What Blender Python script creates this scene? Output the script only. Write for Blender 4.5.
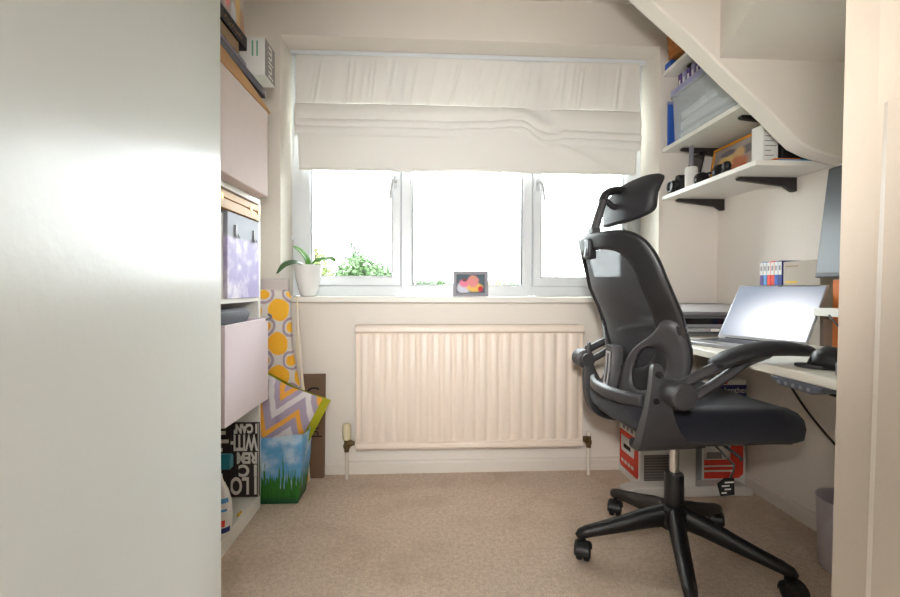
import bpy, bmesh, math, random
from mathutils import Vector, Matrix
random.seed(7)
for _o in list(bpy.data.objects): bpy.data.objects.remove(_o)
S = bpy.context.scene
C = S.collection
PI = math.pi
R = math.radians

# ------------------------------------------------------------------ camera, sky, light, exposure
cam_d = bpy.data.cameras.new('camera'); cam = bpy.data.objects.new('camera', cam_d); C.objects.link(cam)
cam_d.sensor_width = 36; cam_d.lens = 17.2; cam_d.clip_start = .02; cam_d.clip_end = 400
cam_d.shift_y = -6.685/900
cam.location = (0, 0, .9)
_y, _p, _r = R(2.8), R(.5), R(.17)
_f = Vector((math.sin(_y)*math.cos(_p), math.cos(_y)*math.cos(_p), -math.sin(_p)))
_rt = Vector((math.cos(_y), -math.sin(_y), 0)); _up = _rt.cross(_f)
_r2 = _rt*math.cos(_r)+_up*math.sin(_r); _u2 = _up*math.cos(_r)-_rt*math.sin(_r)
cam.rotation_euler = Matrix((_r2, _u2, -_f)).transposed().to_euler()
S.camera = cam

W = bpy.data.worlds.new('overcast_sky'); S.world = W; W.use_nodes = True
_bg = W.node_tree.nodes['Background']
_bg.inputs[0].default_value = (.93, .97, 1, 1); _bg.inputs[1].default_value = 7.4
# standard overcast sky: luminance rises smoothly from the horizon to three times as much overhead
_wt = W.node_tree; _tc = _wt.nodes.new('ShaderNodeTexCoord'); _sp = _wt.nodes.new('ShaderNodeSeparateXYZ'); _wt.links.new(_tc.outputs['Generated'], _sp.inputs[0])
_mr = _wt.nodes.new('ShaderNodeMapRange'); _mr.inputs[1].default_value = 0; _mr.inputs[2].default_value = 1; _mr.inputs[3].default_value = 6.5; _mr.inputs[4].default_value = 19.5
_wt.links.new(_sp.outputs[2], _mr.inputs[0]); _wt.links.new(_mr.outputs[0], _bg.inputs[1])

_fl = bpy.data.lights.new('camera_flash', 'SPOT'); _fl.energy = 60; _fl.shadow_soft_size = .06; _fl.color = (1, .98, .95); _fl.spot_size = R(90); _fl.spot_blend = 1
_fo = bpy.data.objects.new('camera_flash', _fl); C.objects.link(_fo); _fo.location = (.0, -.03, 1.12)
_fo.rotation_euler = (Vector((.44, 2.1, 1.16))-_fo.location).to_track_quat('-Z', 'Y').to_euler()

S.view_settings.view_transform = 'Standard'; S.view_settings.look = 'None'
S.view_settings.exposure = 0.72; S.view_settings.gamma = 1; S.view_settings.use_curve_mapping = False

# ------------------------------------------------------------------ materials
def lin(c):
    f = lambda v: v/12.92 if v <= .04045 else ((v+.055)/1.055)**2.4
    return tuple(f(v/255) for v in c)+(1,)
MATS = {}
def mat(name, rgb, rough=.6, var=.06, vscale=6, bump=0, bscale=200, metal=0, spec=.5, alpha=1, coat=0, trans=0, emit=None, sheen=0):
    """plain procedural material: colour with noise variation, noise bump"""
    m = bpy.data.materials.new(name); m.use_nodes = True; nt = m.node_tree; N = nt.nodes; L = nt.links
    b = N['Principled BSDF']; MATS[name] = m
    b.inputs['Roughness'].default_value = rough; b.inputs['Metallic'].default_value = metal
    b.inputs['Specular IOR Level'].default_value = spec; b.inputs['Alpha'].default_value = alpha
    b.inputs['Coat Weight'].default_value = coat; b.inputs['Transmission Weight'].default_value = trans
    b.inputs['Sheen Weight'].default_value = sheen
    tc = N.new('ShaderNodeTexCoord'); no = N.new('ShaderNodeTexNoise'); no.inputs['Scale'].default_value = vscale; no.inputs['Detail'].default_value = 4
    L.new(tc.outputs['Object'], no.inputs['Vector'])
    mx = N.new('ShaderNodeMix'); mx.data_type = 'RGBA'
    a = lin(rgb); mx.inputs[6].default_value = tuple(v*(1-var) for v in a[:3])+(1,); mx.inputs[7].default_value = tuple(min(1, v*(1+var)) for v in a[:3])+(1,)
    L.new(no.outputs['Fac'], mx.inputs[0]); L.new(mx.outputs[2], b.inputs['Base Color'])
    if bump:
        n2 = N.new('ShaderNodeTexNoise'); n2.inputs['Scale'].default_value = bscale; n2.inputs['Detail'].default_value = 3
        L.new(tc.outputs['Object'], n2.inputs['Vector'])
        bp = N.new('ShaderNodeBump'); bp.inputs['Strength'].default_value = bump; bp.inputs['Distance'].default_value = .01
        L.new(n2.outputs['Fac'], bp.inputs['Height']); L.new(bp.outputs[0], b.inputs['Normal'])
    if emit:
        b.inputs['Emission Color'].default_value = lin(rgb); b.inputs['Emission Strength'].default_value = emit
    return m

class NT:
    """small node-graph helper for the few patterned materials"""
    def __init__(s, name, rough=.7):
        s.m = bpy.data.materials.new(name); s.m.use_nodes = True; s.t = s.m.node_tree; s.b = s.t.nodes['Principled BSDF']
        s.b.inputs['Roughness'].default_value = rough; MATS[name] = s.m
        s.tc = s.t.nodes.new('ShaderNodeTexCoord'); sp = s.t.nodes.new('ShaderNodeSeparateXYZ'); s.t.links.new(s.tc.outputs['Object'], sp.inputs[0])
        s.x, s.y, s.z = sp.outputs
    def op(s, o, a, b=0.0, c=None):
        n = s.t.nodes.new('ShaderNodeMath'); n.operation = o
        for i, v in enumerate((a, b, c)):
            if v is None: continue
            if isinstance(v, (int, float)): n.inputs[i].default_value = v
            else: s.t.links.new(v, n.inputs[i])
        return n.outputs[0]
    def noise(s, scale, detail=3, vec=None):
        n = s.t.nodes.new('ShaderNodeTexNoise'); n.inputs['Scale'].default_value = scale; n.inputs['Detail'].default_value = detail
        s.t.links.new(vec or s.tc.outputs['Object'], n.inputs['Vector']); return n.outputs['Fac']
    def vec(s, a, b, c):
        n = s.t.nodes.new('ShaderNodeCombineXYZ')
        for i, v in enumerate((a, b, c)):
            if isinstance(v, (int, float)): n.inputs[i].default_value = v
            else: s.t.links.new(v, n.inputs[i])
        return n.outputs[0]
    def mix(s, f, a, b):
        n = s.t.nodes.new('ShaderNodeMix'); n.data_type = 'RGBA'
        if isinstance(f, (int, float)): n.inputs[0].default_value = f
        else: s.t.links.new(f, n.inputs[0])
        for i, v in ((6, a), (7, b)):
            if isinstance(v, tuple): n.inputs[i].default_value = lin(v)
            else: s.t.links.new(v, n.inputs[i])
        return n.outputs[2]
    def smooth(s, v, lo, hi):
        n = s.t.nodes.new('ShaderNodeMapRange'); n.interpolation_type = 'SMOOTHSTEP'
        s.t.links.new(v, n.inputs[0]); n.inputs[1].default_value = lo; n.inputs[2].default_value = hi
        return n.outputs[0]
    def dist(s, a, ca, ra, b, cb, rb):
        p = s.op('POWER', s.op('DIVIDE', s.op('SUBTRACT', a, ca), ra), 2); q = s.op('POWER', s.op('DIVIDE', s.op('SUBTRACT', b, cb), rb), 2)
        return s.op('SQRT', s.op('ADD', p, q))
    def out(s, col, emit=0):
        s.t.links.new(col, s.b.inputs['Base Color'])
        if emit: s.t.links.new(col, s.b.inputs['Emission Color']); s.b.inputs['Emission Strength'].default_value = emit
        return s.m
    def bump(s, h, st=.3, d=.01):
        n = s.t.nodes.new('ShaderNodeBump'); n.inputs['Strength'].default_value = st; n.inputs['Distance'].default_value = d
        s.t.links.new(h, n.inputs['Height']); s.t.links.new(n.outputs[0], s.b.inputs['Normal'])

mat('wall', (232, 224, 214), .85, .02, 3, .06, 120, spec=.3)
mat('ceiling', (235, 230, 222), .9, .02, 3, .05, 120, spec=.2)
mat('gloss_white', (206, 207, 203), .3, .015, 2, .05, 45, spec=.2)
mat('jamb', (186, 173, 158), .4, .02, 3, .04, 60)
mat('sill', (232, 228, 220), .35, .015, 3)
mat('skirting', (226, 217, 206), .4, .02, 4)
mat('handle_white', (206, 208, 211), .3, .02, 10)
mat('upvc', (226, 229, 232), .3, .01, 3)
mat('radiator', (234, 218, 203), .4, .03, 5)
mat('cream_plastic', (226, 214, 176), .5, .05, 20)
mat('pipe', (222, 212, 198), .5, .04, 20)
mat('brass', (112, 92, 62), .4, .2, 60, metal=.8)
mat('chrome', (205, 205, 205), .18, .02, 10, metal=1)
mat('black_plastic', (22, 21, 23), .42, .1, 30, .08, 700)
mat('grey_plastic', (54, 52, 54), .45, .06, 30, .1, 900)
mat('panel_grey', (86, 88, 100), .35, .05, 20)
mat('caster', (24, 24, 26), .4, .1, 30)
mat('seat_fabric', (25, 25, 34), .92, .15, 40, .3, 900, spec=.2, sheen=.15)
mat('pad_black', (24, 22, 26), .6, .08, 30, .1, 500)
mat('shelf_white', (232, 228, 220), .45, .015, 4)
mat('unit_white', (233, 231, 224), .4, .015, 4)
mat('bracket', (38, 32, 31), .5, .1, 20)
mat('desk_white', (226, 221, 208), .45, .02, 5)
mat('desk_leg', (216, 212, 206), .45, .02, 5)
mat('fabric_box', (228, 215, 220), .9, .025, 25, .25, 500, spec=.15)
mat('fabric_box_warm', (226, 210, 208), .9, .03, 15, .2, 400, spec=.15)
mat('brown_lid', (190, 140, 92), .6, .14, 8)
mat('felt_grey', (120, 121, 128), .95, .12, 60, .4, 400)
mat('white_paper', (228, 226, 222), .8, .03, 20)
mat('black', (22, 21, 22), .55, .15, 20)
mat('gloss_black', (18, 18, 20), .12, .1, 10)
mat('silver', (182, 183, 187), .32, .03, 20, metal=.7)
mat('lid_grey', (96, 96, 100), .3, .05, 20)
mat('reflection_pale', (200, 202, 206), .12, .03, 10)
mat('dark_key', (70, 72, 78), .5, .1, 40)
mat('beige_file', (176, 166, 152), .7, .08, 20)
mat('cardboard', (118, 92, 72), .85, .1, 14, .15, 200)
mat('text_black', (34, 28, 26), .8, .05, 20)
mat('text_white', (226, 222, 214), .8, .03, 20)
mat('sign_black', (52, 42, 41), .7, .15, 25)
mat('teal', (20, 112, 128), .35, .1, 20)
mat('label_blue', (74, 140, 196), .5, .15, 60)
mat('navy', (36, 44, 120), .5, .1, 30)
mat('red', (226, 64, 40), .55, .06, 20)
mat('pot', (232, 230, 228), .25, .02, 6)
mat('soil', (70, 54, 40), .95, .3, 60, .6, 150)
mat('leaf', (96, 156, 60), .4, .18, 16, .1, 60)
mat('leaf_dark', (70, 104, 66), .4, .18, 16, .1, 60)
mat('pewter', (132, 130, 138), .45, .05, 20)
mat('bin', (196, 188, 196), .5, .03, 10)
mat('wood_light', (206, 166, 118), .55, .12, 12)
mat('gold', (196, 158, 82), .3, .1, 20, metal=.8)
mat('orange_frame', (226, 150, 34), .5, .06, 20)
mat('purple', (92, 66, 132), .6, .15, 30)
mat('blue_folder', (46, 92, 180), .55, .1, 20)
mat('orange', (214, 112, 30), .6, .1, 20)
mat('wicker', (188, 120, 58), .7, .25, 70, .5, 140)
mat('lid_lilac', (150, 150, 186), .4, .05, 20)
mat('teal_cloth', (206, 214, 214), .8, .12, 12, .2, 60)
mat('book_dark', (44, 36, 40), .6, .15, 20)
mat('book_lilac', (160, 150, 168), .6, .08, 20)
mat('book_tan', (150, 122, 92), .7, .12, 20)
mat('book_slate', (96, 92, 102), .6, .1, 20)
mat('page', (214, 206, 196), .9, .05, 120)
mat('box_grey', (134, 128, 128), .6, .05, 20)
mat('lime', (190, 186, 40), .85, .1, 30, .2, 300)
mat('yellow', (214, 176, 40), .5, .1, 20)
mat('printer_grey', (150, 150, 152), .4, .05, 20)
mat('monitor_screen', (50, 54, 60), .3, .04, 6)
mat('cable', (28, 26, 26), .5, .1, 30)
mat('brochure_blue', (70, 150, 190), .5, .2, 30)
mat('trunk', (92, 76, 60), .9, .2, 10)
mat('fol_light', (84, 98, 44), .7, .3, 3)
mat('fol_mid', (46, 72, 30), .7, .35, 2)
mat('fol_dark', (60, 78, 56), .7, .3, 1)
mat('field', (40, 54, 26), .9, .2, .2)
mat('green_text', (110, 170, 140), .7, .1, 30)

def m_carpet():
    n = NT('carpet', .95); n.b.inputs['Specular IOR Level'].default_value = .15
    fine = n.noise(260, 2); mid = n.noise(70, 3); big = n.noise(2.6, 4); wear = n.noise(7, 4)
    f2 = n.smooth(fine, .28, .72); c = n.mix(f2, (190, 164, 145), (255, 240, 220)); c2 = n.mix(n.smooth(mid, .3, .72), (212, 187, 167), (246, 224, 203))
    c = n.mix(.5, c, c2); c = n.mix(n.op('MULTIPLY', n.smooth(big, .5, .68), .35), c, (184, 158, 134)); c = n.mix(n.op('MULTIPLY', n.smooth(wear, .52, .7), .25), c, (196, 166, 140))
    n.out(c); n.bump(n.op('ADD', fine, n.op('MULTIPLY', mid, .7)), .5, .012)
m_carpet()
def m_mesh():   # woven office-chair mesh: open weave, so partly transparent
    m = bpy.data.materials.new('mesh_weave'); m.use_nodes = True; MATS['mesh_weave'] = m; t = m.node_tree; b = t.nodes['Principled BSDF']
    b.inputs['Base Color'].default_value = (.018, .017, .02, 1); b.inputs['Roughness'].default_value = .7
    tc = t.nodes.new('ShaderNodeTexCoord'); w = t.nodes.new('ShaderNodeTexNoise'); w.inputs['Scale'].default_value = 900; t.links.new(tc.outputs['Object'], w.inputs['Vector'])
    mr = t.nodes.new('ShaderNodeMapRange'); mr.inputs[1].default_value = .35; mr.inputs[2].default_value = .65; mr.inputs[3].default_value = .92; mr.inputs[4].default_value = .985
    t.links.new(w.outputs['Fac'], mr.inputs[0]); t.links.new(mr.outputs[0], b.inputs['Alpha'])
m_mesh()
def m_glass(name, tint, fac):
    m = bpy.data.materials.new(name); m.use_nodes = True; MATS[name] = m; t = m.node_tree
    t.nodes.remove(t.nodes['Principled BSDF']); o = t.nodes['Material Output']
    tr = t.nodes.new('ShaderNodeBsdfTransparent'); tr.inputs[0].default_value = tint
    gl = t.nodes.new('ShaderNodeBsdfGlossy'); gl.inputs['Roughness'].default_value = .03
    lw = t.nodes.new('ShaderNodeFresnel'); lw.inputs[0].default_value = 1.3
    mx = t.nodes.new('ShaderNodeMixShader'); t.links.new(lw.outputs[0], mx.inputs[0]); t.links.new(tr.outputs[0], mx.inputs[1]); t.links.new(gl.outputs[0], mx.inputs[2])
    t.links.new(mx.outputs[0], o.inputs[0])
m_glass('glass', (.97, .99, .98, 1), .05)
def m_clear():
    m = mat('clear_plastic', (232, 238, 242), .25, .04, 8); m.node_tree.nodes['Principled BSDF'].inputs['Alpha'].default_value = .3
m_clear()
def m_blind():
    m = mat('blind_fabric', (240, 237, 231), .9, .02, 5, .12, 500, spec=.15); t = m.node_tree; b = t.nodes['Principled BSDF']; o = t.nodes['Material Output']
    tl = t.nodes.new('ShaderNodeBsdfTranslucent'); tl.inputs[0].default_value = lin((236, 230, 218)); mx = t.nodes.new('ShaderNodeMixShader'); mx.inputs[0].default_value = .07
    t.links.new(b.outputs[0], mx.inputs[1]); t.links.new(tl.outputs[0], mx.inputs[2]); t.links.new(mx.outputs[0], o.inputs[0])
m_blind()
def m_marble():
    n = NT('marble_lilac', .6); a = n.smooth(n.noise(16, 8), .4, .68); top = n.smooth(n.z, .205, .225)
    c = n.mix(a, (168, 158, 204), (232, 226, 240)); c = n.mix(top, c, (160, 163, 178)); n.out(c)
m_marble()
def m_lemon():  # circles with mauve rings on pale grey
    n = NT('circle_print', .85)
    P = .118; wob = n.op('MULTIPLY', n.op('SUBTRACT', n.noise(9, 2), .5), .035)
    x = n.op('ADD', n.x, wob); z = n.op('ADD', n.z, wob)
    def lat(ox, oz):
        fx = n.op('SUBTRACT', n.op('FRACT', n.op('ADD', n.op('DIVIDE', x, P), ox)), .5); fz = n.op('SUBTRACT', n.op('FRACT', n.op('ADD', n.op('DIVIDE', z, P*1.25), oz)), .5)
        return n.op('SQRT', n.op('ADD', n.op('POWER', fx, 2), n.op('MULTIPLY', n.op('POWER', fz, 2), 1.3)))
    d = lat(.1, .1); e = lat(.6, .6)
    bg = (214, 206, 200); o1 = n.mix(n.noise(20), (236, 160, 28), (250, 196, 60))
    ring = n.op('MULTIPLY', n.smooth(e, .24, .27), n.op('SUBTRACT', 1, n.smooth(e, .33, .36)))
    c = n.mix(ring, bg, (166, 146, 160)); c = n.mix(n.op('SUBTRACT', 1, n.smooth(e, .17, .19)), c, o1)
    c = n.mix(n.op('SUBTRACT', 1, n.smooth(d, .38, .41)), c, o1); n.out(c)
m_lemon()
def m_chevron():
    n = NT('chevron', .9)
    zig = n.op('ABSOLUTE', n.op('SUBTRACT', n.op('FRACT', n.op('DIVIDE', n.x, .17)), .5))
    t = n.op('FRACT', n.op('ADD', n.op('DIVIDE', n.z, .17), n.op('MULTIPLY', zig, 1.6)))
    t = n.op('ADD', t, n.op('MULTIPLY', n.op('SUBTRACT', n.noise(40), .5), .10))
    c = n.mix(n.smooth(t, .28, .34), (172, 158, 178), (222, 216, 216)); c = n.mix(n.smooth(t, .52, .58), c, (172, 158, 178))
    c = n.mix(n.smooth(t, .76, .82), c, (240, 172, 70)); n.out(c); n.bump(n.noise(300), .2)
m_chevron()
def m_bag():
    n = NT('grass_print', .45)
    blades = n.noise(1, 2, n.vec(n.op('MULTIPLY', n.op('ADD', n.x, n.y), 120), 0, n.op('MULTIPLY', n.z, 9)))
    h = n.op('ADD', n.z, n.op('MULTIPLY', n.op('SUBTRACT', .5, blades), .34))
    sky = n.mix(n.smooth(n.noise(12, 4), .4, .65), (96, 160, 206), (196, 214, 226))
    g = n.mix(blades, (12, 66, 22), (64, 140, 44)); low = n.mix(n.smooth(n.z, .0, .05), (20, 74, 44), g)
    n.out(n.mix(n.smooth(h, .10, .125), low, sky))
m_bag()
def m_blobs(name, base, blobs, ax='x', rough=.6, soft=.25):
    n = NT(name, rough); a = getattr(n, ax); c = base; nz = n.op('MULTIPLY', n.op('SUBTRACT', n.noise(60), .5), .5)
    for (u, v, ru, rv, col) in blobs:
        d = n.op('ADD', n.dist(a, u, ru, n.z, v, rv), nz); c = n.mix(n.op('SUBTRACT', 1, n.smooth(d, 1-soft, 1+soft)), c, col)
    return n.out(c)
m_blobs('photo_print', (74, 92, 104), [(-.035, -.02, .035, .03, (206, 206, 220)), (.02, -.018, .04, .022, (236, 190, 90)), (-.03, .003, .026, .02, (232, 130, 158)),
        (.012, .012, .028, .03, (226, 140, 140)), (.012, .03, .014, .012, (214, 150, 130)), (-.03, .02, .012, .01, (110, 70, 70)), (.05, -.026, .012, .014, (206, 40, 50))])
m_blobs('puzzle_print', (168, 156, 148), [(-.07, .04, .05, .02, (120, 116, 120)), (-.02, .03, .04, .03, (206, 170, 120)), (.0, -.01, .09, .03, (196, 120, 84)), (.06, .01, .05, .04, (222, 190, 120)),
        (.05, .055, .05, .014, (110, 104, 110)), (-.06, -.04, .03, .02, (200, 90, 60)), (.04, -.045, .05, .02, (120, 70, 60)), (.09, -.02, .03, .02, (206, 150, 96))], 'y')
m_blobs('canvas_print', (206, 196, 194), [(-.035, .2, .018, .3, (190, 120, 170)), (-.012, .2, .012, .3, (206, 170, 190)), (-.06, .2, .01, .3, (220, 190, 206))])
m_blobs('gift_print', (186, 172, 164), [(.02, .08, .022, .05, (240, 140, 146)), (.10, .1, .02, .1, (214, 180, 120)), (.13, .03, .02, .06, (190, 150, 120)), (-.03, .06, .02, .1, (150, 140, 140)), (.065, .03, .02, .04, (206, 204, 210)), (-.07, .08, .02, .1, (200, 150, 150))], 'y')
def m_screen():  # reflected glare painted on the laptop screen and made to glow
    n = NT('screen_glare', .3)
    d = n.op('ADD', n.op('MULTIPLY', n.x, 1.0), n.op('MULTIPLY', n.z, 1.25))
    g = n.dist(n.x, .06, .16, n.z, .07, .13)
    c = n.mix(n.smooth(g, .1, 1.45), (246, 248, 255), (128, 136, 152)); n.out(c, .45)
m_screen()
def m_weave_sheet():
    n = NT('carton_side', .7); s = n.op('FRACT', n.op('MULTIPLY', n.z, 80)); n.out(n.mix(n.smooth(s, .4, .6), (104, 96, 94), (140, 132, 128)))
m_weave_sheet()

# ------------------------------------------------------------------ mesh building
class MB:
    def __init__(s): s.v = []; s.f = []
    def add(s, vs, fs):
        o = len(s.v); s.v += [tuple(v) for v in vs]; s.f += [tuple(i+o for i in f) for f in fs]; return s
    def box(s, x0, x1, y0, y1, z0, z1):
        vs = [(x, y, z) for x in (x0, x1) for y in (y0, y1) for z in (z0, z1)]
        return s.add(vs, [(0, 1, 3, 2), (4, 6, 7, 5), (0, 4, 5, 1), (2, 3, 7, 6), (0, 2, 6, 4), (1, 5, 7, 3)])
    def prism(s, pts, axis, a, b):
        """extrude a 2D outline along an axis; outline given in the other two axes (xz for y, xy for z, yz for x)"""
        def P(p, t): return (p[0], t, p[1]) if axis == 'y' else (p[0], p[1], t) if axis == 'z' else (t, p[0], p[1])
        n = len(pts); vs = [P(p, a) for p in pts]+[P(p, b) for p in pts]
        return s.add(vs, [tuple(range(n)), tuple(range(2*n-1, n-1, -1))]+[(i, n+i, n+(i+1) % n, (i+1) % n) for i in range(n)])
    def loops(s, L, closed=True, cap0=True, cap1=True):
        n = len(L[0]); vs = [p for l in L for p in l]; fs = []
        for k in range(len(L)-1):
            for i in range(n if closed else n-1):
                j = (i+1) % n; fs.append((k*n+i, k*n+j, (k+1)*n+j, (k+1)*n+i))
        if cap0: fs.append(tuple(range(n-1, -1, -1)))
        if cap1: fs.append(tuple((len(L)-1)*n+i for i in range(n)))
        return s.add(vs, fs)
    def tube(s, path, r, n=10, cap=True, up=None, ry=None):
        path = [Vector(p) for p in path]; m = len(path)
        rs = r if isinstance(r, (list, tuple)) else [r]*m
        rys = ry if isinstance(ry, (list, tuple)) else ([ry]*m if ry else rs)
        T = [(path[min(i+1, m-1)]-path[max(i-1, 0)]).normalized() for i in range(m)]
        u = Vector(up) if up else (Vector((0, 0, 1)) if abs(T[0].z) < .9 else Vector((1, 0, 0)))
        L = []
        for i in range(m):
            u = (u-T[i]*u.dot(T[i])).normalized(); w = T[i].cross(u)
            L.append([path[i]+w*(math.cos(2*PI*k/n)*rs[i])+u*(math.sin(2*PI*k/n)*rys[i]) for k in range(n)])
        return s.loops(L, True, cap, cap)
    def lathe(s, prof, c=(0, 0, 0), n=24, axis='z', cap0=True, cap1=True):
        L = []
        for r, h in prof:
            l = []
            for k in range(n):
                a = 2*PI*k/n; p, q = r*math.cos(a), r*math.sin(a)
                l.append((c[0]+p, c[1]+q, c[2]+h) if axis == 'z' else (c[0]+p, c[1]+h, c[2]+q) if axis == 'y' else (c[0]+h, c[1]+p, c[2]+q))
            L.append(l)
        return s.loops(L, True, cap0, cap1)
    def grid(s, f, nu, nv):
        vs = [f(i/nu, j/nv) for i in range(nu+1) for j in range(nv+1)]
        return s.add(vs, [(i*(nv+1)+j, (i+1)*(nv+1)+j, (i+1)*(nv+1)+j+1, i*(nv+1)+j+1) for i in range(nu) for j in range(nv)])
def catmull(P, k=6):
    P = [Vector(p) for p in P]; Q = [P[0]*2-P[1]]+P+[P[-1]*2-P[-2]]; out = []
    for i in range(1, len(Q)-2):
        for j in range(k):
            t = j/k; a, b, c, d = Q[i-1:i+3]
            out.append(.5*((2*b)+(c-a)*t+(2*a-5*b+4*c-d)*t*t+(3*b-3*c+d-a)*t**3))
    return out+[P[-1]]

def base_of(parent):
    """room position of the nearest ancestor whose parts are given in room coordinates"""
    a = parent
    while a is not None:
        if a.get('_w'): return Vector(a['_loc'])
        a = a.parent
    return Vector((0, 0, 0))
def obj(name, mb, m, parent=None, bevel=0, seg=2, smooth=None, solid=0, sub=0):
    me = bpy.data.meshes.new(name); off = base_of(parent)
    me.from_pydata([tuple(Vector(v)-off) for v in mb.v], [], mb.f)
    b = bmesh.new(); b.from_mesh(me); bmesh.ops.recalc_face_normals(b, faces=b.faces); b.to_mesh(me); b.free()
    o = bpy.data.objects.new(name, me); C.objects.link(o); me.materials.append(MATS[m] if isinstance(m, str) else m)
    if parent is not None: o.parent = parent
    if solid: md = o.modifiers.new('thickness', 'SOLIDIFY'); md.thickness = solid; md.offset = 0
    if bevel: md = o.modifiers.new('bevel', 'BEVEL'); md.width = bevel; md.segments = seg; md.limit_method = 'ANGLE'; md.angle_limit = R(35)
    if sub: md = o.modifiers.new('sub', 'SUBSURF'); md.levels = sub; md.render_levels = sub
    if smooth is None: smooth = bool(sub)
    if smooth or bevel:
        me.shade_smooth() if smooth else None
        if smooth == 'auto' or bevel:
            me.shade_smooth(); me.set_sharp_from_angle(angle=R(38))
    return o
def smooth_auto(o, a=38): o.data.shade_smooth(); o.data.set_sharp_from_angle(angle=R(a)); return o
def tag(o, label, cat, group=None, kind=None):
    o['label'] = label; o['category'] = cat
    if group: o['group'] = group
    if kind: o['kind'] = kind
    return o
def thing(name, label, cat, loc, rz=0, group=None, world=True):
    """Empty at the base of a thing; parts given in room coordinates unless world=False"""
    o = bpy.data.objects.new(name, None); C.objects.link(o); o.location = loc; o.rotation_euler = (0, 0, rz); o.empty_display_size = .05
    if world: o['_w'] = 1; o['_loc'] = loc
    return tag(o, label, cat, group)
def struct(name, mb, m, label=None, parent=None, **k):
    o = obj(name, mb, m, parent, **k)
    if parent is None: o['kind'] = 'structure'
    if label: o['label'] = label
    return o
def text(name, s, size, M, m, parent, ext=.0006, align='LEFT', sx=1, bold=0):
    cu = bpy.data.curves.new(name, 'FONT'); cu.body = s; cu.size = size; cu.extrude = ext; cu.align_x = align; cu.offset = bold
    t = bpy.data.objects.new(name, cu); C.objects.link(t); bpy.context.view_layer.update()
    me = bpy.data.meshes.new_from_object(t.evaluated_get(bpy.context.evaluated_depsgraph_get())); bpy.data.objects.remove(t); bpy.data.curves.remove(cu)
    off = base_of(parent)
    for v in me.vertices: v.co = M @ Vector((v.co.x*sx, v.co.y, v.co.z))-off
    me.materials.clear(); me.materials.append(MATS[m]); me.name = name
    o = bpy.data.objects.new(name, me); C.objects.link(o); o.parent = parent; return o
def frame_mat(origin, right, up):
    r = Vector(right).normalized(); u = Vector(up).normalized(); n = r.cross(u)
    M = Matrix((r, u, n)).transposed().to_4x4(); M.translation = Vector(origin); return M
def interp(x, pts):
    if x <= pts[0][0]: return pts[0][1]
    for (a, p), (b, q) in zip(pts, pts[1:]):
        if x <= b:
            t = (x-a)/(b-a); t = t*t*(3-2*t); return p+(q-p)*t
    return pts[-1][1]

# ------------------------------------------------------------------ the room
XL, XR, YB, ZC = -1.10, 1.45, 2.10, 2.312
OX0, OX1, OZ0, OZ1 = -.711, 1.147, .857, 2.108
struct('floor', MB().box(XL-.15, XR+.15, -2.2, YB+.25, -.12, 0), 'carpet', 'beige-pink cut pile carpet')
struct('ceiling', MB().box(XL-.15, XR+.15, .30, YB+.25, ZC, ZC+.1), 'ceiling')
wb = MB(); Y0, Y1 = YB, YB+.25
wb.box(XL-.15, OX0, Y0, Y1, -.1, ZC); wb.box(OX1, XR+.15, Y0, Y1, -.1, ZC); wb.box(OX0, OX1, Y0, Y1, -.1, OZ0-.003); wb.box(OX0, OX1, Y0, Y1, OZ1, ZC)
struct('wall_back', wb, 'wall', 'magnolia wall around the window recess')
struct('wall_left', MB().box(XL-.15, XL, .3, YB, -.1, ZC), 'wall')
struct('wall_right', MB().box(XR, XR+.15, .3, YB, -.1, ZC), 'wall')
wf = MB(); wf.box(XL, -.43, .33, .45, 0, ZC); wf.box(.505, XR, .33, .45, 0, ZC); wf.box(-.43, .505, .33, .45, 2.04, ZC)
struct('wall_front', wf, 'wall')
# unseen landing added to dim the daylight from behind; end opening sized for fill
struct('wall_landing_added_left', MB().box(XL-.15, XL, -2.2, .3, -.1, ZC), 'wall'); struct('wall_landing_added_right', MB().box(XR, XR+.15, -2.2, .3, -.1, ZC), 'wall'); struct('ceiling_landing_added', MB().box(XL-.15, XR+.15, -2.2, .30, ZC, ZC+.1), 'ceiling')
lw = MB(); lw.box(XL-.15, -.45, -2.35, -2.2, -.1, ZC+.1); lw.box(1.0, XR+.15, -2.35, -2.2, -.1, ZC+.1); lw.box(-.45, 1.0, -2.35, -2.2, -.1, 1.40); lw.box(-.45, 1.0, -2.35, -2.2, 2.1, ZC+.1)
struct('wall_landing_added_end', lw, 'wall')
# door lining (slightly out of plumb) with a stop strip
def lean(z): return .4475+.0150*z
j = MB()
j.loops([[(lean(z), .462, z), (lean(z)+.003, .465, z), (.505, .465, z), (.505, .30, z), (lean(z)+.012, .30, z), (lean(z)+.0, .425, z)] for z in (0, .5, 1.0, 1.5, 2.04)])
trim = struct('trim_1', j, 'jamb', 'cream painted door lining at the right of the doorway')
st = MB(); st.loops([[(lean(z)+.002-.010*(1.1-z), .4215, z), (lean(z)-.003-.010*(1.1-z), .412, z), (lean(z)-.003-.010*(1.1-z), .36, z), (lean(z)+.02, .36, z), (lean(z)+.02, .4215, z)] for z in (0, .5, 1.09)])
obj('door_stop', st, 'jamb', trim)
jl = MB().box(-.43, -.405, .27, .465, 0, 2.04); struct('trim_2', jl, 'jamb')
jt = MB().box(-.405, .505, .27, .465, 2.005, 2.04); struct('trim_3', jt, 'jamb')
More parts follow.
